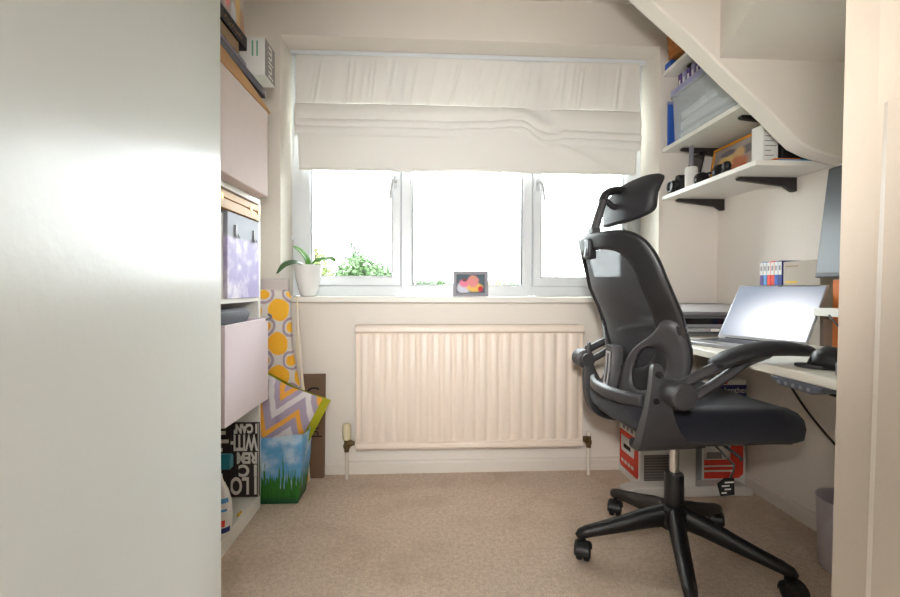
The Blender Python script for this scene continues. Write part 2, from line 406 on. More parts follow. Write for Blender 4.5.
# open door leaf
hx, hy = -.298, .262; ex, ey = -.488, 1.035
dv = Vector((ex-hx, ey-hy, 0)); dn = Vector((-dv.y, dv.x, 0)).normalized()*.040
dl = MB(); p = [Vector((hx, hy, 0)), Vector((ex, ey, 0)), Vector((ex, ey, 0))+dn, Vector((hx, hy, 0))+dn]
dl.loops([[(q.x, q.y, z) for q in p] for z in (.012, 1.995)])
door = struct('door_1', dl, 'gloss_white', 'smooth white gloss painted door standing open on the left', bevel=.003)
hg = MB()
for z in (.25, 1.75): hg.tube([(hx-.004, hy-.006, z-.04), (hx-.004, hy-.006, z+.04)], .006, 10)
obj('hinge', hg, 'chrome', door)
# baseboards
struct('baseboard_back', MB().prism([(YB-.0135, 0), (YB-.0135, .048), (YB-.008, .058), (YB, .06), (YB, 0)], 'x', XL, XR), 'skirting')
struct('baseboard_right', MB().prism([(XR-.0135, 0), (XR-.0135, .048), (XR-.008, .058), (XR, .06), (XR, 0)], 'y', .45, YB-.0135), 'skirting')
# sill board
struct('trim_4', MB().box(OX0-.02, OX1+.02, YB-.035, YB, OZ0-.028, OZ0).box(OX0+.001, OX1-.001, YB, YB+.20, OZ0-.028, OZ0), 'sill', 'cream painted window sill board', bevel=.004)

# stair bulkhead: sloping string and winder soffit
low = [(1.45, 1.341), (1.38, 1.352), (1.32, 1.368), (1.265, 1.393), (1.22, 1.433), (1.17, 1.482), (1.02, 1.612), (.876, 1.744), (.724, 1.87), (.60, 1.985), (.40, 2.16), (.24, ZC)]
ws = MB().prism(low+[(1.45, ZC)], 'y', 1.405, 1.474)
stairs = struct('wall_stairs', ws, 'wall', 'cream plastered underside of a staircase crossing the corner', bevel=.006)
obj('winder_soffit', MB().prism([(.974, 1.405), (.872, 1.123), (.63, .452), (1.449, .452), (1.449, 1.405)], 'z', 1.675, ZC-.001), 'wall', stairs)

# ------------------------------------------------------------------ window
win = bpy.data.objects.new('window_1', None); C.objects.link(win); win.location = (.218, 2.30, OZ0); win['_w'] = 1; win['_loc'] = (.218, 2.30, OZ0); win['kind'] = 'structure'
win['label'] = 'white plastic three-light window with two opening casements'
fy0, fy1 = 2.285, 2.345
def rect_ring(x0, x1, z0, z1, w, ya, yb, wb=None, ch=.010):
    """mitred frame with a chamfered inner edge"""
    wb = w if wb is None else wb; mb = MB()
    o = [(x0, z0), (x1, z0), (x1, z1), (x0, z1)]; i1 = [(x0+w-ch, z0+wb-ch), (x1-w+ch, z0+wb-ch), (x1-w+ch, z1-w+ch), (x0+w-ch, z1-w+ch)]
    i2 = [(x0+w, z0+wb), (x1-w, z0+wb), (x1-w, z1-w), (x0+w, z1-w)]
    L = [[(a, yb, b) for a, b in o], [(a, ya, b) for a, b in o], [(a, ya, b) for a, b in i1], [(a, ya+ch, b) for a, b in i2], [(a, yb, b) for a, b in i2]]
    mb.loops(L, True, False, False); n = 4
    for k in range(4): mb.f.append((k, (k+1) % 4, 16+(k+1) % 4, 16+k))
    return mb
zb = OZ0+.001
obj('window_frame', rect_ring(OX0+.002, OX1-.002, zb, OZ1-.002, .052, fy0, fy1, .060), 'upvc', win)
for (a, b) in ((-.156, -.086), (.500, .560)):
    mu = MB().prism([(a, fy1), (a, fy0+.012), (a+.012, fy0-.004), (b-.012, fy0-.004), (b, fy0+.012), (b, fy1)], 'z', zb+.035, OZ1-.054)
    obj('mullion', mu, 'upvc', win)
for (a, b, hxp) in ((-.663, -.152, -.176), (.556, 1.099, .580)):
    sh = obj('casement', rect_ring(a, b, zb+.055, OZ1-.05, .048, fy0-.012, fy1-.01, .050), 'upvc', win)
    obj('pane', MB().box(a+.043, b-.043, 2.312, 2.318, zb+.10, OZ1-.093), 'glass', sh)
    gk = MB().box(a+.0465, a+.050, fy0+.001, fy0+.012, zb+.103, OZ1-.098); gk.box(b-.050, b-.0465, fy0+.001, fy0+.012, zb+.103, OZ1-.098)
    obj('gasket', gk, 'black', sh)
    hd = MB(); d = -1 if hxp < 0 else 1
    hd.tube(catmull([(hxp, fy0-.012, 1.455), (hxp, fy0-.035, 1.462), (hxp+.014*d, fy0-.045, 1.450), (hxp+.022*d, fy0-.047, 1.40), (hxp+.024*d, fy0-.045, 1.362)], 5), .009, 10, ry=.007)
    hd.box(hxp-.010, hxp+.010, fy0-.019, fy0-.011, 1.42, 1.485)
    obj('window_handle', hd, 'handle_white', sh, smooth='auto')
obj('pane', MB().box(-.09, .505, 2.318, 2.324, zb+.055, OZ1-.05), 'glass', win)
gk = MB().box(-.0855, -.082, fy0+.01, fy0+.03, zb+.06, OZ1-.06); gk.box(.496, .4995, fy0+.01, fy0+.03, zb+.06, OZ1-.06); obj('gasket', gk, 'black', win)

# ------------------------------------------------------------------ roman blind
bl = thing('roman_blind', 'cream fabric roman blind half drawn with creased folds', 'blind', (.21, 2.22, 1.50))
bx0, bx1 = -.680, 1.104
rail = MB().box(OX0+.006, OX1-.006, 2.222, 2.247, 2.086, 2.1065); obj('head_rail', rail, 'upvc', bl, bevel=.003)
_rw = random.Random(4); WRK = [(_rw.uniform(-.66, 1.0), _rw.uniform(.006, .016), _rw.uniform(.6, 1.8)) for _ in range(30)]
def wr(x, s=1.0):
    a = .45*math.sin(31*x+1.3)+.35*math.sin(53*x+.4*math.sin(9*x))+.3*math.sin(87*x+2)+.5*math.sin(17*x+3*math.sin(4*x))
    for c, w, h in WRK: a -= h*math.exp(-((x-c)/w)**2)
    return s*a
def droop(x): return interp(x, [(-.67, 0), (.1, -.004), (.30, .006), (.47, .020), (.60, -.034), (1.09, -.046)])
def panel(z1, z0, y, bulge, amp, dr0, dr1, nx=150, nz=14, tuck=.0):
    def f(u, v):
        x = bx0+(bx1-bx0)*u; zt = z1+dr1*droop(x); zbm = z0+dr0*droop(x); z = zbm+(zt-zbm)*v
        d = amp*wr(x-.05*(v-.5)-.02*math.sin(5*x)*v)*(math.sin(PI*min(1, v*1.0))**.6 if amp > .004 else 1)
        yy = y-bulge*math.sin(PI*min(1, (1-v)*1.15))-.004*math.sin(6*x+2)+d-tuck*(1-v)
        kx = math.exp(-((x-.56)/.11)**2); yy -= kx*.012*math.sin(9*(x-.5)+5*v)
        return (x, yy, z)
    return MB().grid(f, nx, nz)
def fab(nm, mb): return obj(nm, mb, 'blind_fabric', bl, smooth=True, solid=.0022)
fab('upper_panel', panel(2.092, 1.827, 2.230, .002, .0062, .15, 0, 420, 16, .006))
fab('fold', panel(1.834, 1.739, 2.216, .012, .0018, 1, .15, tuck=.010))
fab('fold', panel(1.763, 1.703, 2.214, .016, .0015, 1, 1, tuck=.004))
fab('fold', panel(1.733, 1.674, 2.218, .016, .0015, 1.1, 1, tuck=.002))
def lowp(u, v):
    x = bx0+.018+(bx1-bx0-.03)*u; zt = 1.71+1.05*droop(x); zb_ = 1.499+.3*max(0, .05-.05*abs(x-.36))-.004*math.sin(3*x); z = zb_+(zt-zb_)*v
    yy = 2.228-.004*math.sin(5*x)-.010*math.exp(-(((x-.62)-(1-v)*.35)/.06)**2)-.007*math.exp(-(((x-.42)+(1-v)*.25)/.07)**2)-.012*v
    return (x, yy, z)
fab('hem_panel', MB().grid(lowp, 150, 16))
obj('hem_bar', MB().box(bx0+.025, bx1-.02, 2.231, 2.238, 1.502, 1.520), 'blind_fabric', bl)
cd = MB(); cd.tube([(-.695, 2.235, 2.09), (-.697, 2.235, 1.7), (-.695, 2.235, 1.30), (-.695, 2.235, 1.165)], .0022, 6)
cd.lathe([(.001, 0), (.006, .004), (.007, .018), (.003, .03)], (-.695, 2.235, 1.14), 10); obj('blind_cord', cd, 'upvc', bl, smooth='auto')

# ------------------------------------------------------------------ radiator
ra = thing('radiator', 'cream fluted panel radiator under the window', 'radiator', (.20, 2.04, 0))
rx0, rx1, rz0, rz1 = -.338, .732, .142, .727
nfl = 19; pit = (rx1-rx0-.03)/nfl; prof = []
x = rx0+.015
for k in range(nfl):
    for t, d in ((.0, 0), (.10, 0), (.24, 1), (.30, 1.12), (.5, 1.2), (.70, 1.12), (.76, 1), (.90, 0)): prof.append((x+pit*t, d*.0085))
    x += pit
prof.append((rx1-.015, 0)); yf = 2.012
zs = [rz0+.022, rz0+.038, rz0+.055, rz1-.055, rz1-.040, rz1-.030]; am = [0, .2, 1, 1, .2, 0]
L = [[(px, yf-a*pd, z) for px, pd in prof] for z, a in zip(zs, am)]
rp = MB().loops(L, False, False, False); rp.box(rx0+.003, rx1-.003, yf+.0005, yf+.012, rz0+.004, rz1-.02)
obj('panel', rp, 'radiator', ra, smooth='auto')
tc_ = MB(); tc_.prism([(1.998, .690), (1.992, .697), (1.992, .715), (2.000, .727), (2.065, .727), (2.065, .697), (2.03, .690)], 'x', rx0-.003, rx1+.003); obj('top_cap', tc_, 'radiator', ra, bevel=.003)
br_ = MB(); br_.prism([(2.006, .180), (1.998, .174), (1.998, .156), (2.006, .146), (2.03, .142), (2.03, .18)], 'x', rx0, rx1); obj('bottom_rail', br_, 'radiator', ra, bevel=.003)
for xx in (rx0, rx1-.004): obj('side_panel', MB().box(xx, xx+.004, 2.006, 2.065, rz0+.008, rz1-.03), 'radiator', ra)
for xx in (rx0+.12, rx1-.14): obj('wall_bracket', MB().box(xx, xx+.03, 2.06, 2.099, .25, .62), 'radiator', ra)
v = MB(); v.lathe([(.013, 0), (.019, .006), (.0205, .02), (.0205, .062), (.018, .072), (.012, .078)], (-.384, 2.035, .185), 18); tv = obj('thermostatic_head', v, 'cream_plastic', ra, smooth='auto')
def valve(xc, sgn, z):
    v = MB(); v.tube([(xc, 2.035, z-.045), (xc, 2.035, z+.012)], .0115, 12); v.lathe([(.014, 0), (.016, .004), (.016, .016), (.014, .02)], (xc, 2.035, z-.03), 6)
    v.tube([(xc, 2.035, z-.005), (xc+sgn*.035, 2.035, z-.005)], .0105, 12); v.lathe([(.015, 0), (.015, .014)], (xc+sgn*.018-.007, 2.035, z-.005), 6, 'x')
    return v
obj('valve_body', valve(-.384, 1, .175), 'brass', ra, smooth='auto'); obj('valve_body', valve(.772, -1, .178), 'brass', ra, smooth='auto')
obj('valve_cap', MB().lathe([(.010, 0), (.011, .003), (.011, .018), (.008, .022)], (.772, 2.035, .188), 14), 'pipe', ra, smooth='auto')
for xx in (-.384, .772): obj('pipe', MB().tube([(xx, 2.035, .001), (xx, 2.035, .14)], .0085, 12), 'pipe', ra, smooth='auto')

# ------------------------------------------------------------------ sill things
pt = thing('orchid_pot', 'glossy white pot with a leafy orchid on the window sill', 'potted plant', (-.595, 2.155, .858))
po = MB().lathe([(.030, .0), (.036, .002), (.046, .03), (.060, .09), (.069, .145), (.070, .154), (.066, .154), (.062, .143), (.060, .135)], (-.595, 2.155, .858), 36, cap1=False); obj('pot', po, 'pot', pt, smooth='auto')
obj('soil', MB().lathe([(.0605, 0), (.045, .006), (.001, .008)], (-.595, 2.155, .993), 24), 'soil', pt, smooth='auto')
def leaf(nm, pts, w, m, par):
    P = catmull(pts, 6); mb = MB(); n = len(P); L = []
    for i, q in enumerate(P):
        t = i/(n-1); T = (P[min(i+1, n-1)]-P[max(i-1, 0)]).normalized(); side = T.cross(Vector((0, -.55, 1))).normalized(); nn = side.cross(T).normalized()
        ww = w*max(.02, math.sin(PI*min(.985, .12+.88*t))**.65)
        L.append([q+side*(s*ww)+nn*(abs(s)*ww*.28) for s in (-1, -.5, 0, .5, 1)])
    mb.loops(L, False, False, False); return obj(nm, mb, m, par, smooth=True, solid=.003)
leaf('leaf', [(-.59, 2.15, 1.0), (-.60, 2.135, 1.04), (-.622, 2.12, 1.075), (-.655, 2.11, 1.10)], .019, 'leaf', pt)
leaf('leaf', [(-.585, 2.15, 1.0), (-.55, 2.14, 1.03), (-.51, 2.13, 1.036), (-.475, 2.125, 1.04), (-.455, 2.12, 1.025)], .022, 'leaf', pt)
leaf('leaf', [(-.60, 2.14, 1.0), (-.635, 2.10, 1.018), (-.675, 2.06, 1.005), (-.71, 2.045, .965)], .024, 'leaf_dark', pt)
pf = thing('photo_frame', 'small pewter grey photo frame on the window sill', 'photo frame', (.208, 2.15, .858))
fr = rect_ring(.121, .296, .858, .986, .019, 2.140, 2.154, ch=.004); obj('frame', fr, 'pewter', pf)
o = obj('photo', MB().box(-.070, .070, -.001, .001, -.0465, .0465), 'photo_print'); o.parent = pf; o.location = (.0005, -.0005, .064)
obj('strut', MB().prism([(2.154, .97), (2.156, .97), (2.20, .858), (2.196, .858)], 'x', .195, .222), 'black', pf)

# ------------------------------------------------------------------ shelving unit on the left
un = thing('shelving_unit', 'white cube shelving unit along the left wall', 'shelving unit', (-.885, 1.36, 0))
ux0, ux1, uy0, uy1 = -1.08, -.685, .97, 1.785
obj('plinth_shelf', MB().box(ux0, ux1, uy0, uy1, .001, .06), 'unit_white', un, bevel=.0015)
for z in (.445, .845): obj('shelf', MB().box(ux0, ux1-.002, uy0+.018, uy1-.018, z, z+.015), 'unit_white', un)
obj('top_board', MB().box(ux0, ux1, uy0, uy1, 1.235, 1.255), 'unit_white', un, bevel=.0015)
for y in (uy0, 1.342, uy1-.018): obj('upright', MB().box(ux0, ux1, y, y+.018, .06, 1.235), 'unit_white', un)
obj('back_panel', MB().box(ux0-.004, ux0, uy0, uy1, .06, 1.235), 'unit_white', un)

# slogan board, upside down, facing out of the bottom cell
sg = thing('slogan_sign', 'black slogan board upside down in the bottom shelf cell', 'sign', (-.735, 1.757, .0605))
obj('board', MB().box(-.787, -.680, 1.752, 1.766, .0605, .358), 'sign_black', sg, bevel=.001)
obj('edge_band', MB().box(-.6825, -.680, 1.7512, 1.752, .0605, .358), 'text_white', sg)
for s_, z, h, w in (('I LO', .072, .066, .62), ('I C', .144, .044, .95), ('REM', .196, .042, .72), ('WITH', .247, .062, .50), ("I CAN'", .318, .034, .66)):
    text('lettering', s_, h*1.42, frame_mat((-.685, 1.7515, z+h), (-1, 0, 0), (0, 0, -1)), 'text_white', sg, .0004, sx=w, bold=.0028)
ss = thing('slogan_sign', 'narrow dark slogan board with small print behind the spray bottle', 'sign', (-.84, 1.757, .0605))
obj('board', MB().box(-.905, -.789, 1.750, 1.766, .0605, .352), 'sign_black', ss, bevel=.001)
for k in range(8): obj('print_line', MB().box(-.895+.01*(k % 2), -.796-.012*(k % 3), 1.7492, 1.750, .075+.034*k, .090+.034*k), 'text_white', ss)

bxc, byc = -.722, 1.49
bt = thing('spray_bottle', 'white spray bottle with teal trigger in the bottom shelf cell', 'bottle', (bxc, byc, .0605))
def oval(cx, cy, z, a, b, n=20, e=2.6):
    return [(cx+a*math.copysign(abs(math.cos(t))**(2/e), math.cos(t)), cy+b*math.copysign(abs(math.sin(t))**(2/e), math.sin(t)), z) for t in [2*PI*k/n for k in range(n)]]
BPROF = [(0, .042), (.006, .050), (.06, .053), (.11, .051), (.15, .041), (.18, .026), (.20, .019), (.205, .018)]
bb = MB().loops([oval(bxc, byc, .061+h, a, a*.62) for h, a in BPROF]); obj('body', bb, 'white_paper', bt, smooth='auto')
obj('collar', MB().lathe([(.017, 0), (.018, .004), (.018, .022), (.014, .026)], (bxc, byc, .264), 18), 'teal', bt, smooth='auto')
hd = MB().loops([[(bxc+x_, byc+dy, z) for dy, z in ((-.016, .286), (.016, .286), (.017, .318), (.010, .334), (-.010, .334), (-.017, .318))] for x_ in (-.05, -.03, .035, .054)]); obj('trigger_head', hd, 'teal', bt, bevel=.004)
tg = MB().tube(catmull([(bxc-.03, byc, .288), (bxc-.052, byc, .268), (bxc-.046, byc, .242)], 4), .006, 8); obj('trigger', tg, 'teal', bt, smooth='auto')
def bandpatch(z0, z1, y0, y1, m, nm):
    def f(u, v):
        z = z0+(z1-z0)*v; a = interp(z-.061, BPROF)+.0012; th = R(y0+(y1-y0)*u); c_, q_ = math.cos(th), math.sin(th)
        return (bxc+a*math.copysign(abs(c_)**(2/2.6), c_), byc+a*.62*math.copysign(abs(q_)**(2/2.6), q_)-.0004, z)
    obj(nm, MB().grid(f, 12, 3), m, bt, smooth=True)
bandpatch(.178, .192, -130, -15, 'label_blue', 'label'); bandpatch(.150, .158, -130, -30, 'label_blue', 'label'); bandpatch(.100, .122, -130, -42, 'red', 'label'); bandpatch(.078, .096, -150, -8, 'navy', 'label')
yc = MB().prism([(1.60, .0605), (1.632, .0605), (1.628, .070), (1.612, .068), (1.606, .074)], 'x', -.700, -.694); tag(obj('clothes_peg', yc, 'yellow', bevel=.001), 'small yellow plastic peg on the bottom shelf', 'peg')

# fabric drawer box in the middle cell
fb = thing('storage_box', 'pale lilac fabric storage box jutting out of the middle shelf cell', 'storage box', (-.82, 1.54, .4605))
fx, fy_, fY, fz0, fz1 = -.632, 1.365, 1.725, .4608, .782
def wall_box(x0, x1, y0, y1, z0, z1, t):
    mb = MB(); o = [(x0, y0), (x1, y0), (x1, y1), (x0, y1)]; i = [(x0+t, y0+t), (x1-t, y0+t), (x1-t, y1-t), (x0+t, y1-t)]
    mb.loops([[(a, b, z0) for a, b in o], [(a, b, z1) for a, b in o], [(a, b, z1) for a, b in i], [(a, b, z0+t) for a, b in i]]); return mb
obj('body', wall_box(-1.02, fx, fy_, fY, fz0, fz1, .005), 'fabric_box', fb, bevel=.002)
hn = MB().tube(catmull([(fx-.002, 1.70, .775), (fx+.012, 1.715, .780), (fx+.010, 1.722, .789), (fx-.002, 1.735, .793)], 5), .005, 8); obj('strap_end', hn, 'felt_grey', fb, smooth='auto')
gl_ = MB().loops([oval(-.83, 1.543, z, a, b, 28, 4) for z, a, b in ((.765, .15, .155), (.80, .165, .166), (.815, .163, .164), (.822, .15, .15))]); tag(obj('folded_blanket', gl_, 'felt_grey', smooth='auto'), 'grey felt blanket folded inside the lilac fabric box', 'blanket')

# marbled magazine box and white file beside it
mb_ = thing('document_box', 'lilac marbled document box with two metal clasps', 'box', (-.86, 1.59, .8605))
bx = obj('body', MB().box(-.16, .178, -.098, .173, 0, .300), 'marble_lilac', None, bevel=.002); bx.parent = mb_
for yy in (1.556, 1.712):
    cl = MB().box(-.682, -.677, yy-.010, yy+.010, 1.080, 1.120); cl.tube([(-.679, yy-.008, 1.09), (-.674, yy-.012, 1.075), (-.674, yy+.012, 1.075), (-.679, yy+.008, 1.09)], .0025, 6)
    obj('clasp', cl, 'pewter', mb_, bevel=.001)
tag(obj('magazine_file', wall_box(-1.0, -.692, 1.380, 1.484, .8608, 1.15, .003), 'white_paper'), 'white magazine file beside the lilac document box', 'magazine file')
wt = thing('wooden_tray', 'pale wooden box with brass corners on the lilac document box', 'box', (-.85, 1.56, 1.164))
obj('body', MB().box(-1.0, -.676, 1.41, 1.762, 1.1635, 1.196), 'wood_light', wt, bevel=.002)
obj('lid', MB().box(-1.0, -.674, 1.41, 1.764, 1.198, 1.222), 'wood_light', wt, bevel=.002)
for y in (1.43, 1.66, 1.735): obj('brass_corner', MB().box(-.674, -.672, y, y+.012, 1.190, 1.208), 'gold', wt)

# big box on top of the unit, lid, books
tb = thing('storage_box', 'large blush fabric box standing on top of the shelving unit', 'storage box', (-.85, 1.5, 1.2555))
obj('body', MB().box(-1.05, -.632, 1.25, 1.725, 1.2555, 1.586), 'fabric_box_warm', tb, bevel=.004)
def lidf(u, v):
    y = 1.24+.50*u; top = 1.636-.040*u**2.2; bot = 1.586
    th = [(-1.05, bot), (-.630, bot), (-.628, top-.004), (-.634, top), (-1.05, top)][v]; return (th[0], y, th[1])
ld = MB().loops([[lidf(k/16, q) for q in range(5)] for k in range(17)]); obj('lid', ld, 'brown_lid', tb, smooth='auto')
def book(label, x1, y0, y1, z0, z1, cover, depth=.2):
    b = thing('book', label, 'book', ((x1+x1-depth)/2, (y0+y1)/2, z0), group='books stacked on the brown lid')
    mb = MB().box(x1-depth, x1, y0, y1, z0, z0+.003).box(x1-depth, x1, y0, y1, z1-.003, z1).box(x1-.003, x1, y0, y1, z0, z1)
    obj('cover', mb, cover, b); obj('pages', MB().box(x1-depth+.004, x1-.003, y0+.004, y1-.004, z0+.003, z1-.003), 'page', b); return b
book('slate grey book at the bottom of the stack on the brown lid', -.638, 1.30, 1.715, 1.6365, 1.668, 'book_slate')
book('lilac grey book second from the bottom of the stack', -.655, 1.28, 1.578, 1.6685, 1.700, 'book_lilac')
book('tan book beneath the black book in the stack', -.660, 1.27, 1.53, 1.7005, 1.748, 'book_tan')
b4 = book('black book with gold script on its spine in the stack', -.655, 1.28, 1.585, 1.7485, 1.795, 'book_dark')
obj('script_line', MB().tube(catmull([(-.6545, 1.40+.0085*k, 1.769+(.009 if k % 3 == 0 else .004)*(1 if k % 2 else -1)) for k in range(18)], 4), .0011, 5), 'book_tan', b4, smooth=True)
gb = obj('gift_bag', MB().loops([[(-.09, -.20, z), (.09*k+.0, -.20, z), (.09*k, .16*k2, z), (-.09, .16*k2, z)] for z, k, k2 in ((0, 1, 1), (.10, .97, .98), (.19, .92, .9), (.25, .85, .84))]), 'gift_print', bevel=.006)
gb.location = (-.755, 1.44, 1.7955); tag(gb, 'pink and tan patterned paper bag lying on the black book', 'gift bag')
wbx = thing('speaker_box', 'white carton with a grey side at the edge of the book stack', 'box', (-.65, 1.63, 1.6685))
obj('body', MB().box(-.705, -.594, 1.590, 1.690, 1.6685, 1.803), 'white_paper', wbx, bevel=.001)
obj('side_print', MB().box(-.5939, -.5933, 1.5915, 1.6885, 1.670, 1.8015), 'box_grey', wbx)
text('lettering', 'mini', .07, frame_mat((-.5932, 1.625, 1.795), (0, 0, -1), (0, 1, 0)), 'text_white', wbx, .0003)
for k in range(2): obj('print_line', MB().box(-.640+.016*k, -.634+.016*k, 1.5890, 1.5898, 1.735, 1.79), 'green_text', wbx)

# ------------------------------------------------------------------ corner beside the radiator
cv = obj('canvas', MB().box(-.075, .075, -.012, .012, 0, .94), 'canvas_print', bevel=.002); cv.location = (-.735, 2.045, .001); cv.rotation_euler = (R(-1.2), 0, 0)
tag(cv, 'tall pink and beige canvas leaning in the corner under the sill', 'canvas')
ib = thing('ironing_board', 'ironing board upright in a yellow circle print cover', 'ironing board', (-.72, 1.97, 0))
ol = [(-.86, .02), (-.545, .02), (-.555, .25), (-.584, .46), (-.612, .60), (-.622, .75), (-.624, .86), (-.632, .882), (-.65, .890), (-.80, .890), (-.82, .87), (-.84, .6)]
io = obj('padded_cover', MB().prism([(a+.72, b) for a, b in ol], 'y', -.018, .018), 'circle_print', None, bevel=.007, seg=3); io.parent = ib
obj('metal_frame', MB().tube(catmull([(-.60, 1.993, .86), (-.598, 1.993, .6), (-.57, 1.993, .44), (-.56, 1.993, .30), (-.56, 2.0, .012)], 5), .0035, 8), 'cream_plastic', ib, smooth='auto')
for xx in (-.80, -.60): obj('leg', MB().tube([(xx, 1.992, .8), (xx+.05, 1.998, .01)], .008, 8), 'pipe', ib, smooth='auto')
ca = thing('flattened_carton', 'flat brown cardboard carton leaning beside the radiator', 'carton', (-.55, 2.05, 0))
obj('board', MB().loops([[(-.60, y, z), (-.494, y, z), (-.494, y+.026, z), (-.60, y+.026, z)] for z, y in ((.002, 2.045), (.487, 2.066))]), 'cardboard', ca, bevel=.002)
text('lettering', 'ple', .075, frame_mat((-.520, 2.0535, .19), (0, .02, 1), (-1, 0, 0)), 'text_black', ca, .0004)
text('lettering', 'C', .10, frame_mat((-.585, 2.060, .36), (1, 0, 0), (0, .04, 1)), 'text_black', ca, .0004)

bg = thing('shopping_bag', 'reusable shopping bag printed with grass and sky', 'bag', (-.63, 1.88, 0))
def bagring(z, k, n=10):
    x0, x1, y0, y1 = -.90-.004*k, -.545+.022*k, 1.812-.004*k, 1.930+.01*k; pts = []
    cs = [(x0, y0), (x1, y0), (x1, y1), (x0, y1)]
    for a in range(4):
        p, q = Vector(cs[a]), Vector(cs[(a+1) % 4])
        for i in range(n):
            t = i/n; w = p.lerp(q, t); nrm = Vector((q.y-p.y, p.x-q.x)).normalized(); bul = .010*math.sin(PI*t)*k*math.sin(9*t+7*z*10+a); pts.append((w.x+nrm.x*bul, w.y+nrm.y*bul, z+(.006*math.sin(8*t+a*2) if z > .25 else 0)))
    return pts
ob = obj('body', MB().loops([[(p[0]+.63, p[1]-1.88, p[2]) for p in bagring(z, k)] for z, k in ((.002, 0), (.05, .3), (.11, .6), (.17, .9), (.23, 1.0), (.285, 1.0))], True, True, False), 'grass_print', None, smooth='auto', solid=.002); ob.parent = bg
for y in (1.812, 1.936):
    obj('handle', MB().tube(catmull([(-.86, y-.003, .25), (-.85, y-.008, .285), (-.80, y-.012, .262), (-.75, y-.012, .25), (-.745, y-.005, .25)], 5), .010, 6, ry=.002), 'blue_folder', bg, smooth='auto')
# chevron cushion standing in the bag
cu = thing('cushion', 'chevron cushion with lime edge stuffed into the grass print bag', 'cushion', (-.768, 1.878, .115), world=False)
cu.rotation_euler = (R(0), R(25), R(0))
def pil(u, v, side):
    a, b = 2*u-1, 2*v-1; hw, hh = .152, .195
    e = (max(0, 1-abs(a)**3.2)*max(0, 1-abs(b)**3.2))**.55; pin = 1-.06*(1-abs(a))*abs(b)**2; pin2 = 1-.06*(1-abs(b))*abs(a)**2
    g_ = 1.0 if side < 1 else 1.03
    return (a*hw*pin2*g_+(.030 if side > 0 else 0), side*.046*e*(1 if side < 0 else .8)+.004*math.sin(9*a+5*b)*e+(.006 if side > 0 else 0), .215+b*hh*pin*g_)
obj('front_cover', MB().grid(lambda u, v: pil(u, v, -1), 24, 24), 'chevron', cu, smooth=True)
obj('back_cover', MB().grid(lambda u, v: pil(u, v, 1), 24, 24), 'lime', cu, smooth=True)

# ------------------------------------------------------------------ wall shelves on the right
sx0, sy0, sy1 = 1.16, 1.478, 2.098
def bracket(zt, y, par):
    mb = MB().prism([(1.215, zt), (1.208, zt-.006), (1.215, zt-.014), (1.40, zt-.034), (1.432, zt-.055), (1.449, zt-.055), (1.449, zt)], 'y', y-.010, y+.010); obj('bracket', mb, 'bracket', par, bevel=.002)
for lab, z, ys in (('lowest white wall shelf holding the orange framed picture', 1.341, (1.64, 2.055)), ('middle white wall shelf holding the clear plastic box', 1.578, (1.63, 2.02)), ('highest white wall shelf holding the wicker basket', 1.955, (1.66, 1.97))):
    sh = thing('wall_shelf', lab, 'shelf', (1.305, 1.79, z), group='white wall shelves over the desk')
    obj('board', MB().box(sx0, 1.449, sy0, sy1, z, z+.019), 'shelf_white', sh, bevel=.0015)
    for y in ys: bracket(z-.0003, y, sh)
# highest shelf
wk = thing('wicker_basket', 'orange brown wicker basket on the highest wall shelf', 'basket', (1.32, 1.88, 1.9745))
def wring(z, k, n=60): return [(1.299+(.122+.010*k)*math.copysign(abs(math.cos(t))**.14, math.cos(t)), 1.872+(.205+.010*k)*math.copysign(abs(math.sin(t))**.14, math.sin(t)), z+max(0, .2+.2*math.copysign(abs(math.sin(t))**.14, math.sin(t)))*.115) for t in [2*PI*i/n for i in range(n)]]
obj('body', MB().loops([wring(z, k) for z, k in ((1.978, 0), (2.05, .5), (2.12, .9))], True, True, False), 'wicker', wk, smooth='auto', solid=.006)
for q in range(8): obj('wicker_strand', MB().tube([(p[0]+.004*math.cos(7*i+q*3.1)*(1 if 1 else 0), p[1]+.003*math.cos(7*i+q*3.1), p[2]) for i, p in enumerate(wring(1.985+q*.0175, .15+.08*q)+[wring(1.985+q*.0175, .15+.08*q)[0]])], .0072, 6), 'wicker', wk, smooth=True)
tag(obj('blue_box', MB().box(1.166, 1.43, 2.035, 2.09, 1.9745, 2.010), 'blue_folder', bevel=.003), 'small bright blue box in front of the wicker basket', 'box')
# middle shelf
cb = thing('plastic_box', 'clear plastic storage box with lilac lid on the middle wall shelf', 'storage box', (1.30, 1.8, 1.5975))
obj('body', MB().loops([[(1.178-d, 1.50-d, z), (1.43+d, 1.50-d, z), (1.43+d, 2.036+d, z), (1.178-d, 2.036+d, z)] for z, d in ((1.5975, -.008), (1.825, 0))], True, True, False), 'clear_plastic', cb, bevel=.008, solid=.003)
obj('rim', wall_box(1.172, 1.436, 1.494, 2.043, 1.82, 1.831, .006), 'clear_plastic', cb)
obj('lid', MB().box(1.170, 1.438, 1.492, 2.045, 1.8315, 1.858), 'lid_lilac', cb, bevel=.006)
for k, (z, dx) in enumerate(((1.602, .01), (1.655, .02), (1.705, .012))):
    c = MB().loops([[(1.30+a*(.10+dx*.1), 1.772+b*.24, z+h+.006*math.sin(9*b+k)) for a, b in ((-1, -1), (0, -1), (1, -1), (1, 0), (1, 1), (0, 1), (-1, 1), (-1, 0))] for h in (0.002, .045)])
    tag(obj('folded_cloth', c, 'teal_cloth', bevel=.012, seg=3), ['lowest', 'middle', 'top'][k]+' pale grey folded cloth inside the clear plastic box', 'cloth', 'folded cloths in the clear box')
